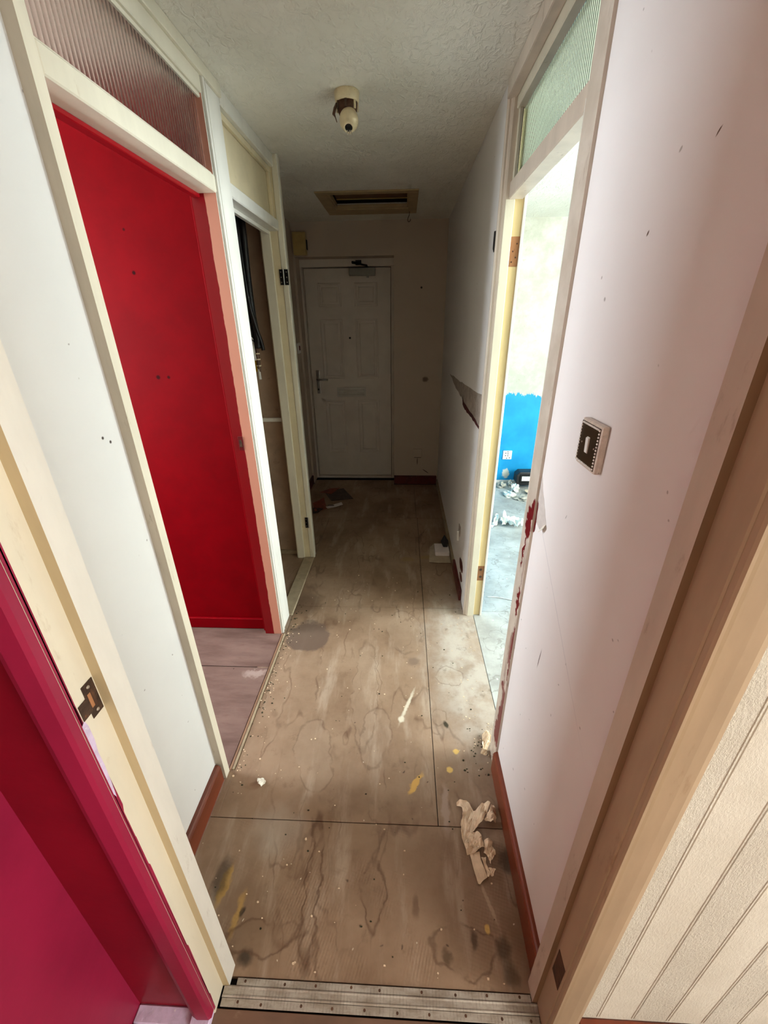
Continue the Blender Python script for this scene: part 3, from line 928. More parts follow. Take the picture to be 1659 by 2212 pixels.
cab('core', [(-.806, YC, 1.40), (-.806, YC - .015, 1.32), (-.804, YC - .02, 1.25)], .010, M['cable_brown'], cb)
cab('core', [(-.824, YC, 1.36), (-.820, YC - .01, 1.30), (-.816, YC - .02, 1.25)], .008, M['cable_yellow'], cb)
cab('core', [(-.806, YC - .02, 1.27), (-.805, YC - .025, 1.24), (-.802, YC - .03, 1.21)], .008, M['cable_white'], cb)
for z in (1.345, 1.315, 1.282):
    bm = bmesh.new()
    lathe(bm, [(.014, z - .003), (.014, z + .003)], 12, Matrix.Translation((-.806, YC - .014, 0)))
    link('cable_tie', bm, M['cream_plastic'], cb)
bm = bmesh.new()
tube(bm, [(-.822 + .011 * math.cos(a), YC - .04, 1.415 + .013 * math.sin(a)) for a in [i * PI / 6 for i in range(12)]], .003, 6)
link('cable_clip', bm, M['cable_white'], cb)

# ------------------------------------------------------------------ door_4: frame of the blue-room doorway
d4 = struct('door_4', 'dirty off-white frame with reeded glass fanlight around the right doorway', (.38, 1.45, 0))
facebox('post', (.343, .44, .985, 1.052, 0, ZC), M['tan_gloss'], d4, xm=M['post_flaking'])
bx('post_edge', (.3425, .352, 1.052, 1.056, 0, 1.88), M['white_gloss'], d4, .0012)
bm = bmesh.new()
prism_z(bm, [(.3465, 1.872), (.3465, 1.866), (.352, 1.860), (.358, 1.860), (.360, 1.854), (.367, 1.850), (.401, 1.850), (.401, 1.872)], 0, ZC)
link('architrave', bm, M['tan_gloss'], d4)
bx('jamb', (.401, .438, 1.861, 1.88, 0, ZC), M['yellow_gloss'], d4, .0015)
bx('jamb_stop', (.3675, .4005, 1.8485, 1.8515, 0, 1.896), M['cream_gloss'], d4, .001)
bx('jamb_edge', (.436, .446, 1.852, 1.88, 0, ZC), M['white_gloss'], d4, .0015)
bx('transom_bar', (.378, .431, 1.052, 1.852, 1.896, 1.948), M['tan_gloss'], d4, .003)
bx('head_rail', (.376, .431, 1.052, 1.852, 2.145, ZC), M['cream_gloss'], d4, .003)
bx('head_moulding', (.343, .376, 1.052, 1.866, 2.175, ZC), M['tan_gloss'], d4, .005, 2)
bx('glazing_bead', (.384, .396, 1.835, 1.852, 1.948, 2.145), M['cream_gloss'], d4, .002)
reeded('reeded_pane', .404, 1.0525, 1.8515, 1.9485, 2.1445, .0125, d4)
hr = bx('hinge_recess', (.403, .436, 1.8585, 1.862, 1.685, 1.783), M['bare_wood'], d4, .0008)
for x, z in ((.412, 1.70), (.426, 1.715), (.414, 1.735), (.427, 1.76)):
    bm = bmesh.new()
    lathe(bm, [(.003, 0), (.002, .001)], 8, Matrix.Translation((x, 1.8585, z)) @ Matrix.Rotation(PI / 2, 4, 'X'))
    s = link('screw_hole', bm, M['cavity'])
    s.parent = hr
hr2 = bx('hinge_recess', (.403, .436, 1.8585, 1.862, .231, .321), M['bare_wood'], d4, .0008)
for x, z in ((.42, .255), (.418, .30)):
    bm = bmesh.new()
    lathe(bm, [(.008, 0), (.006, .001)], 8, Matrix.Translation((x, 1.8585, z)) @ Matrix.Rotation(PI / 2, 4, 'X'))
    s = link('rust_spot', bm, M['rust_metal'])
    s.parent = hr2

# ------------------------------------------------------------------ door_5: the near doorway frame
d5 = struct('door_5', 'near door frame the photograph looks through, cream left and tan right', (-.05, .40, 0))
bx('jamb_left', (-.456, -.437, .3635, .448, 0, 2.0), M['cream_gloss'], d5, .002)
facebox('door_stop', (-.437, -.4205, .409, .446, 0, 2.0), M['white_gloss'], d5, ym=M['stop_shaded'])
bm = bmesh.new()
prism_z(bm, [(-.4374, YN - .0065), (-.4374, .3515), (-.443, .3475), (-.470, .3465), (-.482, .351), (-.488, .358), (-.488, YN)], .022, 2.06)
link('architrave_left', bm, M['magenta'], d5, 0)
bx('plinth_left', (-.488, -.4405, .338, YN, -.002, .020), M['bare_lilac'], d5, .003)
bx('wall_foot_left', (-.625, -.488, .338, YN, -.002, .010), M['bare_lilac'], d5, .003)
bx('wall_foot_side', (-.625, -.612, .10, .338, -.002, .012), M['bare_lilac'], d5, .003)
bm = bmesh.new()
rj = random.Random(5)
pe = []
zz = .02
while zz < 1.98:
    pe.append((.3685 + rj.uniform(-.0012, .0014) + (.003 if rj.random() < .05 else 0), zz))
    zz += rj.uniform(.006, .018)
pe = [(.3640, 1.98)] + [(.3640, .02)] + pe
fa = [bm.verts.new((-.4369, y, z)) for y, z in pe]
f_ = bm.faces.new(fa)
bmesh.ops.triangulate(bm, faces=[f_])
o = link('paint_overlap', bm, M['magenta'], d5)
o.modifiers.new('thickness', 'SOLIDIFY').thickness = .0006
wl = [(.3660, 1.000), (.3720, 1.004), (.3745, .992), (.3725, .980), (.3745, .962), (.3715, .940), (.3722, .91), (.3705, .87), (.3685, .84), (.3660, .85)]
bm = bmesh.new()
f_ = bm.faces.new([bm.verts.new((-.4366, y, z)) for y, z in wl])
bmesh.ops.triangulate(bm, faces=[f_])
o = link('bare_paint_patch', bm, M['bare_lilac'], d5)
o.modifiers.new('thickness', 'SOLIDIFY').thickness = .0006
sp = bx('strike_plate', (-.4372, -.4358, .386, .407, .991, 1.050), M['rust_metal'], d5, .0004)
for b, m, nm in (((-.4365, -.4354, .3715, .386, 1.003, 1.030), M['rust_metal'], 'strike_lip'),
                 ((-.4362, -.4353, .390, .3955, 1.008, 1.033), M['bare_wood'], 'latch_hole'),
                 ((-.4362, -.4352, .3965, .4005, 1.006, 1.036), M['cavity'], 'latch_hole')):
    o = bx(nm, b, m, None, .0002)
    o.parent = sp
for y, z in ((.396, 1.042), (.397, .998)):
    bm = bmesh.new()
    lathe(bm, [(.0028, 0), (.002, .001)], 8, Matrix.Translation((-.4358, y, z)) @ Matrix.Rotation(PI / 2, 4, 'Y'))
    o = link('screw', bm, M['screw'])
    o.parent = sp
bx('jamb_right', (.335, .354, .3665, .448, 0, 2.0), M['jamb_tan'], d5, .002)
facebox('door_stop', (.3235, .335, .411, .447, 0, 2.0), M['tan_gloss'], d5, ym=M['stop_shaded_brown'])
bm = bmesh.new()
prism_z(bm, [(.3375, YN), (.3375, .359), (.3395, .3555), (.343, .355), (.345, .3575), (.3465, .361), (.352, .3595), (.372, .3560), (.386, .3545), (.394, .356), (.398, .361), (.398, YN)], 0, 2.06)
link('architrave_right', bm, M['jamb_tan'], d5, 0)
hc = bx('hinge_mortise', (.3342, .3358, .371, .404, .218, .311), M['cavity'], d5, .0004)

# ------------------------------------------------------------------ thresholds
th = thing('threshold_strip', 'worn aluminium threshold strips across the near doorway floor', 'threshold', (-.05, .40, 0))


def holed(name, x0, x1, y0, y1, z, n, seed):
    o = bx(name, (x0, x1, y0, y1, 0, z), M['alu'], th, .0007)
    rnd = random.Random(seed)
    for k in range(n):
        x = x0 + .03 + (x1 - x0 - .05) * (k + rnd.uniform(-.15, .15)) / (n - 1)
        y = (y0 + y1) / 2 + rnd.uniform(-.0015, .0015)
        bm = bmesh.new()
        lathe(bm, [(.0031, z - .001), (.0031, z + .0003)], 8, Matrix.Translation((x, y, 0)))
        h = link('nail_hole', bm, M['cavity'])
        h.parent = o
    return o


holed('gripper_plate', -.404, .322, .4105, .4235, .0035, 9, 1)
bm = bmesh.new()
n0 = [(.3895, 0), (.3895, .004), (.3925, .0055), (.3955, .0040), (.4045, .0042), (.4075, .0058), (.4100, .004), (.4100, 0)]
a = [bm.verts.new((-.432, y, z)) for y, z in n0]
b = [bm.verts.new((.334, y, z)) for y, z in n0]
for i in range(len(n0)):
    bm.faces.new((a[i], a[(i + 1) % len(n0)], b[(i + 1) % len(n0)], b[i]))
bm.faces.new(a[::-1])
bm.faces.new(b)
link('cover_bar', bm, M['alu'], th)
holed('gripper_plate', -.431, .334, .3745, .389, .0035, 10, 2)
tr = thing('threshold_trim', 'narrow wooden strip along the floor of the red doorway', 'trim', (-.62, 1.3, 0))
bx('strip', (-.632, -.623, .945, 1.672, -.004, .003), M['trim_wood'], tr, .001)
bx('strip', (-.6215, -.6135, .947, 1.672, -.004, .004), M['skirting_cream'], tr, .001)
tag(bx('threshold_board', (-.688, -.6135, 1.825, 2.45, -.016, .006), M['skirting_cream'], None, .004), 'grimy wooden sill board on the cupboard floor line', 'threshold')

# ------------------------------------------------------------------ door_1: front door
d1 = struct('door_1', 'white six-panel front door at the end of the hallway', (-.5, 4.08, 0))
LX0, LX1, LZ0, LZ1, LY = -.881, -.118, .022, 1.921, 4.10
leaf = bx('leaf', (LX0, LX1, LY, LY + .044, LZ0, LZ1), M['end_door'], d1, .002)


def raised(x0, x1, z0, z1):
    bm = bmesh.new()
    rows = [(0, 0), (.006, -.004), (.014, -.004), (.022, .001), (.030, .001), (.042, -.005)]
    rings = []
    for ins, dy in rows:
        rings.append([bm.verts.new(p) for p in ((x0 + ins, LY + dy, z0 + ins), (x1 - ins, LY + dy, z0 + ins), (x1 - ins, LY + dy, z1 - ins), (x0 + ins, LY + dy, z1 - ins))])
    for p, q in zip(rings, rings[1:]):
        for k in range(4):
            bm.faces.new((p[k], p[(k + 1) % 4], q[(k + 1) % 4], q[k]))
    bm.faces.new(rings[-1])
    back = [bm.verts.new((v.co.x, LY + .004, v.co.z)) for v in rings[0]]
    for k in range(4):
        bm.faces.new((rings[0][k], back[k], back[(k + 1) % 4], rings[0][(k + 1) % 4]))
    return link('door_panel', bm, M['end_door'], d1)


for z0, z1 in ((1.62, 1.81), (1.00, 1.52), (.27, .80)):
    raised(-.765, -.560, z0, z1)
    raised(-.440, -.235, z0, z1)
bx('frame_head', (-.92, -.086, 4.055, 4.15, 1.926, 1.986), M['end_door'], d1, .003)
bx('frame_post', (-.92, -.885, 4.055, 4.15, 0, 1.926), M['end_door'], d1, .003)
bx('frame_post', (-.1135, -.086, 4.055, 4.15, 0, 1.926), M['end_door'], d1, .003)
bx('frame_sill', (-.885, -.1135, 4.06, 4.15, 0, .018), M['end_door'], d1, .003)
bx('draught_gap', (-.884, -.1145, 4.125, 4.15, .018, 1.926), M['gap'], d1, 0)
hp = bm = bmesh.new()
box(bm, -.836, -.803, LY - .010, LY, .863, 1.079)
handle = link('handle_plate', bm, M['chrome'], d1, .005, seg=2)
bm = bmesh.new()
tube(bm, [(-.822, LY - .008, 1.000), (-.822, LY - .045, 1.000), (-.815, LY - .052, 1.000), (-.78, LY - .054, .999), (-.718, LY - .052, .997)], [.010, .010, .010, .009, .009], 10)
o = link('lever', bm, M['chrome'], None, 0, True)
o.parent = handle
bm = bmesh.new()
lathe(bm, [(.009, 0), (.009, .012), (.006, .014)], 12, Matrix.Translation((-.82, LY - .010, .905)) @ Matrix.Rotation(PI / 2, 4, 'X'))
o = link('lock_cylinder', bm, M['black_metal'])
o.parent = handle
lp = bx('letter_plate', (-.643, -.360, LY - .010, LY, .832, .920), M['letter_white'], d1, .004, 2)
bm = bmesh.new()
prof = [(LY - .010, .848), (LY - .020, .856), (LY - .026, .876), (LY - .020, .896), (LY - .010, .904)]
a = [bm.verts.new((-.625, y, z)) for y, z in prof]
b = [bm.verts.new((-.378, y, z)) for y, z in prof]
for i in range(len(prof) - 1):
    bm.faces.new((a[i], a[i + 1], b[i + 1], b[i]))
bm.faces.new(a[::-1])
bm.faces.new(b)
bm.faces.new((a[0], b[0], b[-1], a[-1]))
o = link('letter_flap', bm, M['letter_white'])
o.parent = lp
bm = bmesh.new()
lathe(bm, [(.009, 0), (.009, .004), (.004, .005)], 12, Matrix.Translation((-.496, LY, 1.361)) @ Matrix.Rotation(PI / 2, 4, 'X'))
link('spyhole', bm, M['black_metal'], d1)
clo = bx('door_closer', (-.475, -.249, LY - .055, LY, 1.858, 1.917), M['grey_metal'], d1, .005, 2)
bm = bmesh.new()
tube(bm, [(-.315, LY - .03, 1.915), (-.315, LY - .03, 1.932)], .010, 10)
o = link('spindle', bm, M['black_metal'])
o.parent = clo
bm = bmesh.new()
tube(bm, [(-.315, LY - .03, 1.858), (-.315, LY - .03, 1.842)], .011, 10)
o = link('spindle', bm, M['chrome'])
o.parent = clo
bm = bmesh.new()
tube(bm, [(-.31, LY - .03, 1.932), (-.37, LY - .10, 1.936), (-.43, LY - .17, 1.940)], .008, 8)
o = link('closer_arm', bm, M['black_metal'])
o.parent = clo
bm = bmesh.new()
tube(bm, [(-.43, LY - .17, 1.946), (-.40, LY - .09, 1.950), (-.385, LY - .03, 1.955)], .007, 8)
box(bm, -.415, -.365, LY - .05, LY - .036, 1.935, 1.972)
o = link('closer_arm', bm, M['black_metal'])
o.parent = clo
tag(bx('trim_1', (-.90, -.085, 3.995, 4.055, -.002, .004), M['gap'], None, .001), 'dark strip marking the gap under the front door', None, 'structure')  # flat dark strip laid where the gap below the door shows

# ------------------------------------------------------------------ loft hatch
lh = thing('loft_hatch', 'yellowed loft hatch frame standing open in the ceiling', 'hatch', (-.23, 3.33, ZC))
OX0, OX1, OY0, OY1 = -.557, .086, 3.085, 3.672
t0 = .009
for b in ((OX0, OX1, OY0, HY0 + .006, ZC - t0, ZC), (OX0, OX1, HY1 - .006, OY1, ZC - t0, ZC), (OX0, HX0 + .006, HY0 + .006, HY1 - .006, ZC - t0, ZC), (HX1 - .006, OX1, HY0 + .006, HY1 - .006, ZC - t0, ZC)):
    bx('hatch_frame', b, M['hatch_paint'], lh, .002)
for b in ((HX0, HX1, HY0, HY0 + .014, ZC, ZC + .026), (HX0, HX1, HY1 - .014, HY1, ZC, ZC + .020), (HX0, HX0 + .014, HY0 + .014, HY1 - .014, ZC, ZC + .026), (HX1 - .014, HX1, HY0 + .014, HY1 - .014, ZC, ZC + .026)):
    bx('hatch_lining', b, M['hatch_paint'], lh, .001)
bx('hatch_lid', (HX0 + .010, HX1 - .004, HY0 - .06, 3.500, ZC + .050, ZC + .066), M['hatch_wood'], lh, .002)
bx('lid_edge', (HX0 + .010, HX1 - .004, 3.500, 3.512, ZC + .046, ZC + .068), M['yellow_plastic'], lh, .001)
boxes('loft_void', [(HX0 - .02, HX1 + .02, HY0 - .12, HY1 + .12, ZC + .30, ZC + .32), (HX0 - .03, HX0, HY0 - .1, HY1 + .1, ZC + .03, ZC + .30), (HX1, HX1 + .03, HY0 - .1, HY1 + .1, ZC + .03, ZC + .30),
                    (HX0, HX1, HY0 - .13, HY0 - .1, ZC + .03, ZC + .30), (HX0, HX1, HY1 + .1, HY1 + .13, ZC + .03, ZC + .30)], M['void'], lh)
bm = bmesh.new()
hk = spline([(.036, 3.60, ZC - .010), (.034, 3.60, ZC - .03), (.026, 3.60, ZC - .048), (.022, 3.60, ZC - .062), (.030, 3.60, ZC - .073), (.042, 3.60, ZC - .066), (.044, 3.60, ZC - .055)], 5)
tube(bm, hk, .0022, 6)
link('hook', bm, M['rust_metal'], lh, 0, True)

# ------------------------------------------------------------------ ceiling lamp holder
LC = Vector((-.205, 1.905, ZC))
la = thing('lamp_holder', 'bare cream ceiling lamp holder without a bulb', 'lamp holder', LC)
bm = bmesh.new()
lathe(bm, [(.043, 0), (.0445, -.004), (.042, -.026), (.039, -.030)], 28, Matrix.Translation(LC))
link('ceiling_rose', bm, M['cream_plastic'], la, 0, True)
bm = bmesh.new()
lathe(bm, [(.037, -.029), (.0345, -.050), (.028, -.064)], 28, Matrix.Translation(LC))
ring = link('terminal_ring', bm, M['cavity'], la, 0, True)
for k in range(7):
    a_ = k * 2 * PI / 7 + .2
    bm = bmesh.new()
    box(bm, -.004, .004, -.002, .002, -.052, -.030)
    bmesh.ops.transform(bm, matrix=Matrix.Translation(LC + Vector((.0375 * math.cos(a_), .0375 * math.sin(a_), 0))) @ Matrix.Rotation(a_ + PI / 2, 4, 'Z'), verts=bm.verts)
    o = link('terminal', bm, M['cream_plastic'] if k % 3 == 0 else M['rust_metal'])
    o.parent = ring
# tilted bakelite holder, mouth towards the near doorway
ax = Vector((.010, -.60, -.80)).normalized()
rot = Vector((0, 0, 1)).rotation_difference(ax).to_matrix().to_4x4()
T = Matrix.Translation(LC + Vector((.006, -.002, -.060))) @ rot
bm = bmesh.new()
lathe(bm, [(.020, -.004), (.027, .004), (.0325, .018), (.0335, .030), (.0315, .040), (.026, .047), (.0215, .050), (.0200, .060), (.0175, .0625), (.0135, .0625), (.0125, .050), (.0125, .036), (.004, .036)], 28, T)
link('holder_body', bm, M['cream_plastic'], la, 0, True)
bm = bmesh.new()
lathe(bm, [(.0132, .0600), (.0122, .040), (.003, .039)], 20, T)
link('socket_bore', bm, M['gap'], la, 0, True)
bm = bmesh.new()
tube(bm, spline([LC + Vector((-.036, -.01, -.034)), LC + Vector((-.043, -.02, -.050)), LC + Vector((-.046, -.025, -.064)), LC + Vector((-.040, -.025, -.078)), LC + Vector((-.034, -.022, -.090))], 4), [.005] * 9 + [.004] * 8, 6) if False else tube(bm, [LC + Vector((-.036, -.01, -.034)), LC + Vector((-.042, -.02, -.052)), LC + Vector((-.046, -.024, -.066)), LC + Vector((-.041, -.024, -.074)), LC + Vector((-.036, -.022, -.088))], [.0045, .006, .0055, .002, .0015], 6)
link('loose_flex', bm, M['cable_brown'], la, 0, True)
for k, dx in enumerate((-.007, .004, .012)):
    bm = bmesh.new()
    p0 = T @ Vector((0, .004 * 0, .058)) + Vector((dx * .6, -.004, -.010))
    tube(bm, [p0, p0 + Vector((dx * .4, -.002, -.014))], .0016, 5)
    link('contact_pin', bm, M['screw'], la)

# ------------------------------------------------------------------ things on the walls
# chime box
dc = thing('door_chime', 'yellowed plastic door chime box high in the left corner', 'door chime', (-.845, YE, 2.07))
bm = bmesh.new()
box(bm, -.898, -.792, YE - .050, YE, 1.992, 2.152)
link('chime_case', bm, M['yellow_plastic'], dc, .007, seg=2)
bx('chime_cover', (-.886, -.804, YE - .053, YE - .049, 2.08, 2.142), M['yellow_plastic'], dc, .002)
bx('chime_side', (-.790, -.787, YE - .040, YE - .004, 2.03, 2.10), M['gap'], dc, .0005)
# small switch on the left wall by the front door
ws = thing('wall_switch', 'small stained switch on the wall left of the front door', 'switch', (-.92, 3.82, 1.29))
bx('switch_plate', (-.92, -.909, 3.775, 3.861, 1.25, 1.336), M['white_plastic'], ws, .002)
bx('rocker', (-.910, -.904, 3.805, 3.832, 1.275, 1.312), M['oxblood_chip'], ws, .001)
# blank plate on the end wall
bp = thing('wall_socket', 'painted-over blank socket plate low on the end wall', 'socket', (.145, YE, .318))
bx('socket_plate', (.100, .190, YE - .012, YE, .273, .363), M['wall_end'], bp, .003)
bx('plate_slot', (.112, .182, YE - .013, YE - .004, .2745, .279), M['gap'], bp, .0005)
# blue room socket
bs = thing('power_socket', 'white power socket on the bright blue wall', 'socket', (1.03, 3.95, .29))
bx('socket_plate', (.986, 1.073, 3.940, 3.95, .246, .333), M['white_plastic'], bs, .003)
for x, z in ((1.012, .309), (1.034, .303), (1.012, .284), (1.032, .322), (1.034, .283), (1.052, .262), (1.026, .258)):
    bm = bmesh.new()
    lathe(bm, [(.0055, 0), (.0055, .0006)], 8, Matrix.Translation((x, 3.940, z)) @ Matrix.Rotation(PI / 2, 4, 'X'))
    link('pin_hole', bm, M['gap'], bs)

# jewelled light switch
ls = thing('light_switch', 'bronze light switch edged with rhinestones on the right wall', 'light switch', (XR, .742, 1.292))
Y0, Y1, Z0, Z1 = .699, .785, 1.248, 1.334
bm = bmesh.new()
box(bm, XR - .013, XR, Y0, Y1, Z0, Z1)
link('switch_rim', bm, M['rim_plastic'], ls, .0045, seg=2)
bx('switch_face', (XR - .0142, XR - .012, Y0 + .0055, Y1 - .0035, Z0 + .005, Z1 - .005), M['brown_plate'], ls, .0004)
bm = bmesh.new()
pr = [(XR - .0142, 1.276), (XR - .0142, 1.306), (XR - .0172, 1.304), (XR - .0160, 1.2775)]
a = [bm.verts.new((x, .7375, z)) for x, z in pr]
b = [bm.verts.new((x, .7480, z)) for x, z in pr]
for i in range(4):
    bm.faces.new((a[i], a[(i + 1) % 4], b[(i + 1) % 4], b[i]))
bm.faces.new(a[::-1])
bm.faces.new(b)
link('rocker', bm, M['white_plastic'], ls)
for y in (.716, .768):
    bm = bmesh.new()
    lathe(bm, [(.0018, 0), (.0010, .001)], 8, Matrix.Translation((XR - .0142, y, 1.291)) @ Matrix.Rotation(-PI / 2, 4, 'Y'))
    link('screw', bm, M['screw'], ls)
edge_pts = []
for k in range(13):
    t = k / 12
    edge_pts += [(Y0 + .0075, Z0 + .0085 + t * (Z1 - Z0 - .017)), (Y1 - .0052, Z0 + .0085 + t * (Z1 - Z0 - .017))]
for k in range(1, 13):
    t = k / 13
    edge_pts += [(Y0 + .0075 + t * (Y1 - Y0 - .0127), Z0 + .0075), (Y0 + .0075 + t * (Y1 - Y0 - .0127), Z1 - .0075)]
bm = bmesh.new()
lathe(bm, [(.0021, 0), (.0019, .0010), (.0010, .0018)], 7, Matrix.Rotation(-PI / 2, 4, 'Y'))
gem = None
for y, z in edge_pts:
    if gem is None:
        gem = link('rhinestone', bm, M['rhinestone'], ls)
        o = gem
    else:
        o = gem.copy()
        C.objects.link(o)
        o.parent = ls
    o.matrix_parent_inverse = Matrix.Translation(-Vector((XR, .742, 1.292)))
    o.location = (XR - .0142, y, z)

# torn wallpaper by the right post
def wallpatch(name, pts, mat, x, t, parent=None, rag=0.0, seed=1):
    rnd = random.Random(seed)
    P_ = []
    for i, p in enumerate(pts):
        q = pts[(i + 1) % len(pts)]
        for k in range(4):
            u = k / 4
            y = p[0] + (q[0] - p[0]) * u + (rnd.uniform(-rag, rag) if k else 0)
            z = p[1] + (q[1] - p[1]) * u + (rnd.uniform(-rag, rag) if k else 0)
            P_.append((y, z))
    bm = bmesh.new()
    a = [bm.verts.new((x, y, z)) for y, z in P_]
    b = [bm.verts.new((x - t, y, z)) for y, z in P_]
    n = len(P_)
    for i in range(n):
        bm.faces.new((a[i], a[(i + 1) % n], b[(i + 1) % n], b[i]))
    f = bm.faces.new(b)
    f2 = bm.faces.new(a[::-1])
    bmesh.ops.triangulate(bm, faces=[f, f2])
    return link(name, bm, mat, parent)


tw = thing('torn_wallpaper', 'torn wallpaper flap showing grey backing beside the right post', 'wallpaper', (XR, .94, 1.08))
wallpatch('bare_backing', [(.984, 1.145), (.957, 1.105), (.928, 1.075), (.905, 1.045), (.918, 1.036), (.925, 1.023), (.940, 1.014), (.970, 1.020), (.984, 1.030)], M['torn_backing'], XR, .0006, tw, .0012, 3)
bm = bmesh.new()
fp = [(.9065, 1.046, .001), (.918, 1.037, .002), (.926, 1.024, .003), (.921, 1.019, .011), (.908, 1.028, .012), (.899, 1.040, .008)]
vs1 = [bm.verts.new((XR - d - .0008, y, z)) for y, z, d in fp]
bm.faces.new(vs1)
bmesh.ops.triangulate(bm, faces=bm.faces)
o = link('loose_flap', bm, M['paper_white'], tw)
o.modifiers.new('thickness', 'SOLIDIFY').thickness = .0008
wallpatch('oxblood_chip', [(.984, 1.075), (.978, 1.07), (.974, 1.03), (.977, .99), (.984, .985)], M['oxblood_chip'], XR, .0012, tw, .0015, 5)

# torn plaster strip on the far right wall
tp = thing('torn_plaster', 'torn plaster strip with dark red gash on the dim right wall', 'plaster', (XR, 2.3, 1.1))
wallpatch('bare_plaster', [(3.25, 1.135), (2.75, 1.155), (2.35, 1.172), (1.875, 1.20), (1.872, 1.062), (2.10, 1.055), (2.30, 1.052), (2.44, 1.045), (2.46, 1.09), (2.62, 1.08), (2.9, 1.10)], M['plaster'], XR, .0010, tw if False else tp, .006, 9)
wallpatch('gash', [(2.47, 1.078), (2.38, 1.070), (2.20, 1.066), (2.05, 1.066), (1.872, 1.058), (1.872, 1.044), (2.02, 1.048), (2.20, 1.046), (2.36, 1.040), (2.46, 1.050)], M['gash'], XR, .0020, tp, .004, 12)
# black tape patch by the right frame
tag(wallpatch('tape_patch', [(1.925, 1.812), (1.868, 1.806), (1.868, 1.742), (1.90, 1.738), (1.925, 1.752)], M['tape'], XR, .0012, None, .001, 4), 'black tape patch high beside the right door frame', 'tape')
# cable clip plate low on far right wall
cc = thing('conduit_stub', 'short white conduit stub low on the dim right wall', 'conduit', (XR, 2.21, .33))
bm = bmesh.new()
tube(bm, [(XR - .009, 2.205, .285), (XR - .010, 2.215, .345)], .007, 8)
link('conduit', bm, M['white_plastic'], cc)
bx('back_plate', (XR - .004, XR, 2.19, 2.25, .315, .378), M['plaster'], cc, .001)

# ------------------------------------------------------------------ things on the floor
def px(u, v):
    """floor point under a photograph pixel"""
    c = ((u - 829.5), (v - 1106.0), 885.1)
    d = Vector((sum(R[0][i] * c[i] for i in range(3)), sum(R[1][i] * c[i] for i in range(3)), sum(R[2][i] * c[i] for i in range(3))))
    t = -1.5 / d.z
    return (d.x * t, d.y * t)


def pxo(pts, s, ox, oy):
    return [px(ox + x / s, oy + y / s) for x, y in pts]


# crumpled strip of torn wallpaper
tpz = thing('torn_wallpaper_strip', 'crumpled strip of torn cream wallpaper lying near right skirting', 'paper scrap', px(1030, 1825) + (0,))
Q = lambda p: pxo(p, 10.53, 970, 1720)
sheet('strip_body', Q([(170, 200), (240, 135), (400, 140), (450, 200), (560, 370), (620, 372), (560, 560), (530, 900), (640, 910), (700, 1000), (690, 1250), (560, 1330), (420, 1370), (340, 1150), (262, 830), (270, 640), (310, 400), (285, 300), (180, 250)]),
      M['paper_cream'], tpz, .006, .010, 26, 3, .0012, 1)
sheet('folded_wing', Q([(500, 520), (620, 372), (740, 235), (800, 240), (860, 195), (915, 245), (860, 460), (780, 600), (690, 700), (600, 790), (540, 880)]),
      M['paper_cream'], tpz, .016, .010, 22, 3, .0012, 2)
sheet('curled_end', Q([(780, 620), (880, 480), (940, 290), (1040, 380), (1058, 500), (1050, 690), (990, 660), (840, 660)]),
      M['paper_cream'], tpz, .012, .018, 34, 3, .0012, 3)
sheet('strip_tail', Q([(470, 1350), (690, 1280), (720, 1480), (820, 1700), (870, 1860), (740, 1990), (700, 2040), (660, 2030), (580, 1790)]),
      M['paper_cream'], tpz, .004, .006, 20, 3, .0012, 4)
sheet('tail_fold', Q([(720, 1450), (830, 1440), (830, 1560), (940, 1800), (900, 1920), (865, 1910), (840, 1730)]),
      M['paper_cream'], tpz, .012, .010, 26, 3, .0012, 5)
sheet('crumple', Q([(420, 920), (500, 905), (640, 910), (710, 1000), (780, 1180), (790, 1310), (700, 1290), (640, 1270), (560, 1260), (430, 1210)]),
      M['paper_cream'], tpz, .020, .014, 40, 3, .0010, 6)
sheet('side_flap', Q([(780, 1120), (900, 1060), (960, 1130), (950, 1210), (1050, 1370), (1000, 1480), (940, 1600), (930, 1530), (860, 1420), (790, 1330)]),
      M['paper_cream'], tpz, .010, .020, 36, 3, .0010, 7)
sheet('end_curl', Q([(870, 1680), (1000, 1700), (1045, 1760), (1000, 1890), (950, 1900), (920, 1800)]),
      M['paper_cream'], tpz, .010, .020, 40, 2, .0010, 8)

fk = px(564, 1694)
tag(sheet('paper_flake', [(fk[0] - .016, fk[1] + .012), (fk[0] + .004, fk[1] + .016), (fk[0] + .017, fk[1] + .004), (fk[0] + .006, fk[1] - .014), (fk[0] - .006, fk[1] - .010)],
          M['paper_white'], None, .003, .012, 60, 2, .001, 2), 'small white paper flake left of the hall floor', 'paper flake')
Q = lambda p: pxo(p, 3.686, 740, 1300)
tag(sheet('paper_scrap', Q([(1110, 1080), (1160, 1050), (1185, 1080), (1165, 1150), (1140, 1250), (1095, 1240), (1110, 1190)]), M['paper_cream'], None, .006, .02, 30, 3, .001, 4),
    'curled tan paper scrap beside the end of right skirting', 'paper scrap')

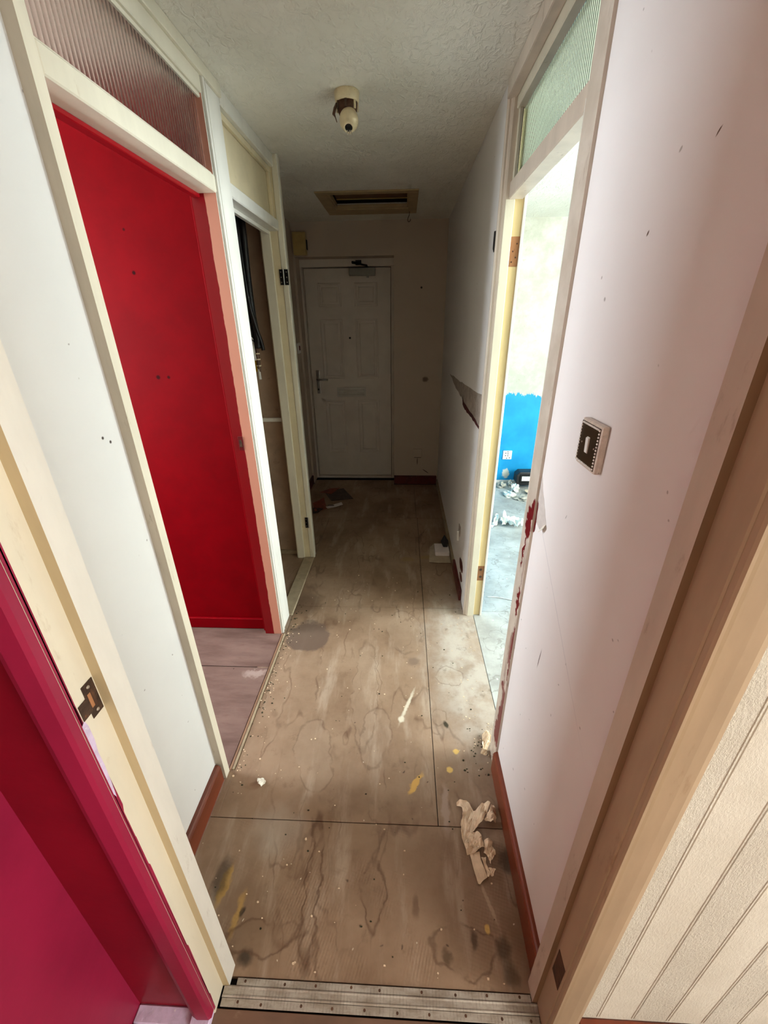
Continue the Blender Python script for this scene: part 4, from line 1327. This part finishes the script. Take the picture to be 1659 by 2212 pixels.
# post by the front door
tag(sheet('magazine', [px(700, 1062), px(742, 1056), px(763, 1078), px(716, 1083)], M['dark_print'], None, .005, .003, 8, 3, .004, 3), 'dark glossy magazine lying near the front door', 'magazine')
tag(sheet('orange_flyer', [px(676, 1088), px(700, 1076), px(706, 1100), px(680, 1106)], M['orange_print'], None, .003, .003, 10, 3, .001, 5), 'orange printed flyer on the floor left of the magazine', 'flyer')
en = thing('envelope', 'white windowed envelope on the floor near the front door', 'envelope', px(722, 1093) + (0,))
e1 = [px(704, 1097), px(738, 1087), px(741, 1093), px(708, 1101)]
sheet('envelope_paper', e1, M['envelope'], en, .010, .003, 8, 3, .002, 6)
c0 = (px(717, 1096)[0], px(717, 1096)[1])
bx('address_window', (c0[0] - .035, c0[0] + .02, c0[1] - .008, c0[1] + .012, .0185, .0195), M['dark_print'], en, .0003)
tag(sheet('dark_leaflet', [px(676, 1098), px(700, 1098), px(688, 1108), px(676, 1110)], M['tape'], None, .003, .003, 10, 2, .001, 7), 'dark leaflet on the floor below the orange flyer', 'leaflet')
tag(sheet('red_flyer', [px(690, 1066), px(712, 1058), px(735, 1056), px(716, 1070)], M['orange_print'], None, .011, .003, 12, 2, .001, 11), 'reddish flyer tucked over the edge of the magazine', 'flyer')

# papers and box by the right wall
tag(sheet('paper_sheet', [(.202, 2.600), (.186, 2.395), (.333, 2.392), (.333, 2.66), (.235, 2.66), (.232, 2.60)], M['old_paper'], None, .004, .003, 9, 3, .002, 8), 'pale paper sheet under the small white box', 'paper')
sb = thing('small_box', 'small white carton on the paper by the right wall', 'box', (.286, 2.53, .008))
bx('carton', (.232, .331, 2.475, 2.600, .010, .038), M['envelope'], sb, .0015)
bx('lid_flap', (.232, .331, 2.475, 2.56, .0382, .0402), M['envelope'], sb, .0005)
bm = bmesh.new()
dv = [(.292, 2.545, .0405), (.274, 2.570, .075), (.299, 2.575, .128), (.330, 2.570, .080), (.300, 2.535, .078), (.306, 2.60, .075), (.325, 2.545, .0405), (.305, 2.56, .0405)]
V_ = [bm.verts.new(p) for p in dv]
bmesh.ops.convex_hull(bm, input=bm.verts)
tag(link('bracket', bm, M['black_plastic'], None, .002), 'black plastic bracket standing on the small white carton', 'bracket')

# blue room rubbish
pc = thing('plastic_case', 'black plastic case with pale label by the blue wall', 'case', (1.20, 3.82, .03))
bm = bmesh.new()
prof = [(-.105, .0), (-.085, -.03), (.085, -.03), (.115, .0), (.115, .075), (.09, .105), (-.075, .105), (-.105, .075)]
f0 = [bm.verts.new((1.205 + x, 3.775, .065 + z)) for x, z in prof]
f1 = [bm.verts.new((1.205 + x, 3.885, .065 + z)) for x, z in prof]
for i in range(8):
    bm.faces.new((f0[i], f0[(i + 1) % 8], f1[(i + 1) % 8], f1[i]))
bm.faces.new(f0[::-1])
bm.faces.new(f1)
link('case_body', bm, M['black_plastic'], pc, .010, seg=2)
bx('label', (1.150, 1.245, 3.771, 3.774, .082, .128), M['white_plastic'], pc, .0008)
for b in ((1.135, 1.262, 3.766, 3.775, .134, .144), (1.135, 1.262, 3.766, 3.775, .066, .076), (1.128, 1.137, 3.766, 3.775, .066, .144), (1.258, 1.267, 3.766, 3.775, .066, .144)):
    bx('label_frame', b, M['black_metal'], pc, .002)
rub = [((.972, 3.83), (.040, .05, .035), 'paper_grey', 'grey crumpled paper against the foot of the blue wall'),
       ((1.063, 3.845), (.026, .035, .04), 'paper_grey', 'grey paper wad left of the black case'),
       ((1.085, 3.72), (.035, .04, .05), 'paper_white', 'small white paper wad touching the black case'),
       ((1.24, 3.63), (.07, .06, .03), 'paper_cream', 'cream crumpled paper in front of the black case'),
       ((1.00, 3.60), (.06, .07, .025), 'paper_white', 'flat white paper heap nearer than the grey paper'),
       ((1.12, 3.52), (.08, .06, .02), 'paper_grey', 'flattened dusty paper in front of the rubbish row')]
for i, (p, s, m, lab) in enumerate(rub):
    tag(wad('crumpled_paper', (p[0], p[1], 0), s, M[m], None, i + 3, .5), lab, 'paper', None, 'rubbish in the blue room')
Q = lambda p: pxo(p, 5.53, 1040, 820)
tag(sheet('torn_lining_paper', Q([(215, 1730), (260, 1655), (300, 1690), (370, 1670), (430, 1700), (500, 1760), (495, 1785), (400, 1790), (330, 1785), (300, 1750), (245, 1765)]), M['paper_white'], None, .010, .06, 16, 3, .002, 9),
    'large torn white paper on the floor through the right doorway', 'paper', None, 'rubbish in the blue room')
tag(sheet('torn_lining_paper', Q([(110, 1790), (150, 1690), (185, 1650), (205, 1700), (190, 1740), (130, 1800)]), M['paper_white'], None, .010, .05, 18, 3, .002, 10),
    'narrow torn white paper beside the right door jamb', 'paper', None, 'rubbish in the blue room')
bm = bmesh.new()
tube(bm, spline([px(1053, 1290) + (.003,), px(1075, 1291) + (.003,), px(1095, 1295) + (.003,), px(1112, 1299) + (.003,)], 4), .0028, 6)
tag(link('string', bm, M['cable_white']), 'thin white string on the blue room floor', 'string')

# loose grit and paint flakes over the hall floor: too many and too small to count
bm = bmesh.new()
rnd = random.Random(21)
def flake(bm, x, y, r, z=0.0006):
    n = rnd.choice((4, 5, 6))
    a0 = rnd.uniform(0, 6)
    st = rnd.uniform(.5, 1.0)
    top = [bm.verts.new((x + r * math.cos(a0 + 2 * PI * k / n) * rnd.uniform(.7, 1.1), y + r * st * math.sin(a0 + 2 * PI * k / n) * rnd.uniform(.7, 1.1), z + r * rnd.uniform(.2, .6))) for k in range(n)]
    bot = [bm.verts.new((v.co.x, v.co.y, 0)) for v in top]
    for k in range(n):
        bm.faces.new((bot[k], bot[(k + 1) % n], top[(k + 1) % n], top[k]))
    bm.faces.new(top)


for i in range(230):
    if i < 70:                                  # along the red doorway strip
        x, y = -.612 + abs(rnd.gauss(0, .035)), rnd.uniform(.92, 1.75)
    elif i < 120:                               # at the foot of the right frame
        x, y = .34 - abs(rnd.gauss(0, .06)) + .03, rnd.uniform(1.0, 1.84)
    else:
        x, y = rnd.uniform(-.58, .32), .44 + 1.9 * rnd.random() ** 1.3
    flake(bm, x, y, rnd.uniform(.0015, .0042))
n_pale = len(bm.faces)
for i in range(150):
    if i < 70:
        x, y = -.612 + abs(rnd.gauss(0, .03)), rnd.uniform(.86, 1.95)
    elif i < 100:
        x, y = .33 - abs(rnd.gauss(0, .05)), rnd.uniform(.95, 1.15)
    else:
        x, y = rnd.uniform(-.58, .32), .44 + 1.7 * rnd.random() ** 1.2
    flake(bm, x, y, rnd.uniform(.0015, .0045))
bm.faces.ensure_lookup_table()
for f in bm.faces[n_pale:]:
    f.material_index = 1
tag(link('floor_debris', bm, [M['paper_cream'], M['moss']]), 'scattered paint flakes and dark grit on the hall floor', 'debris', 'stuff')
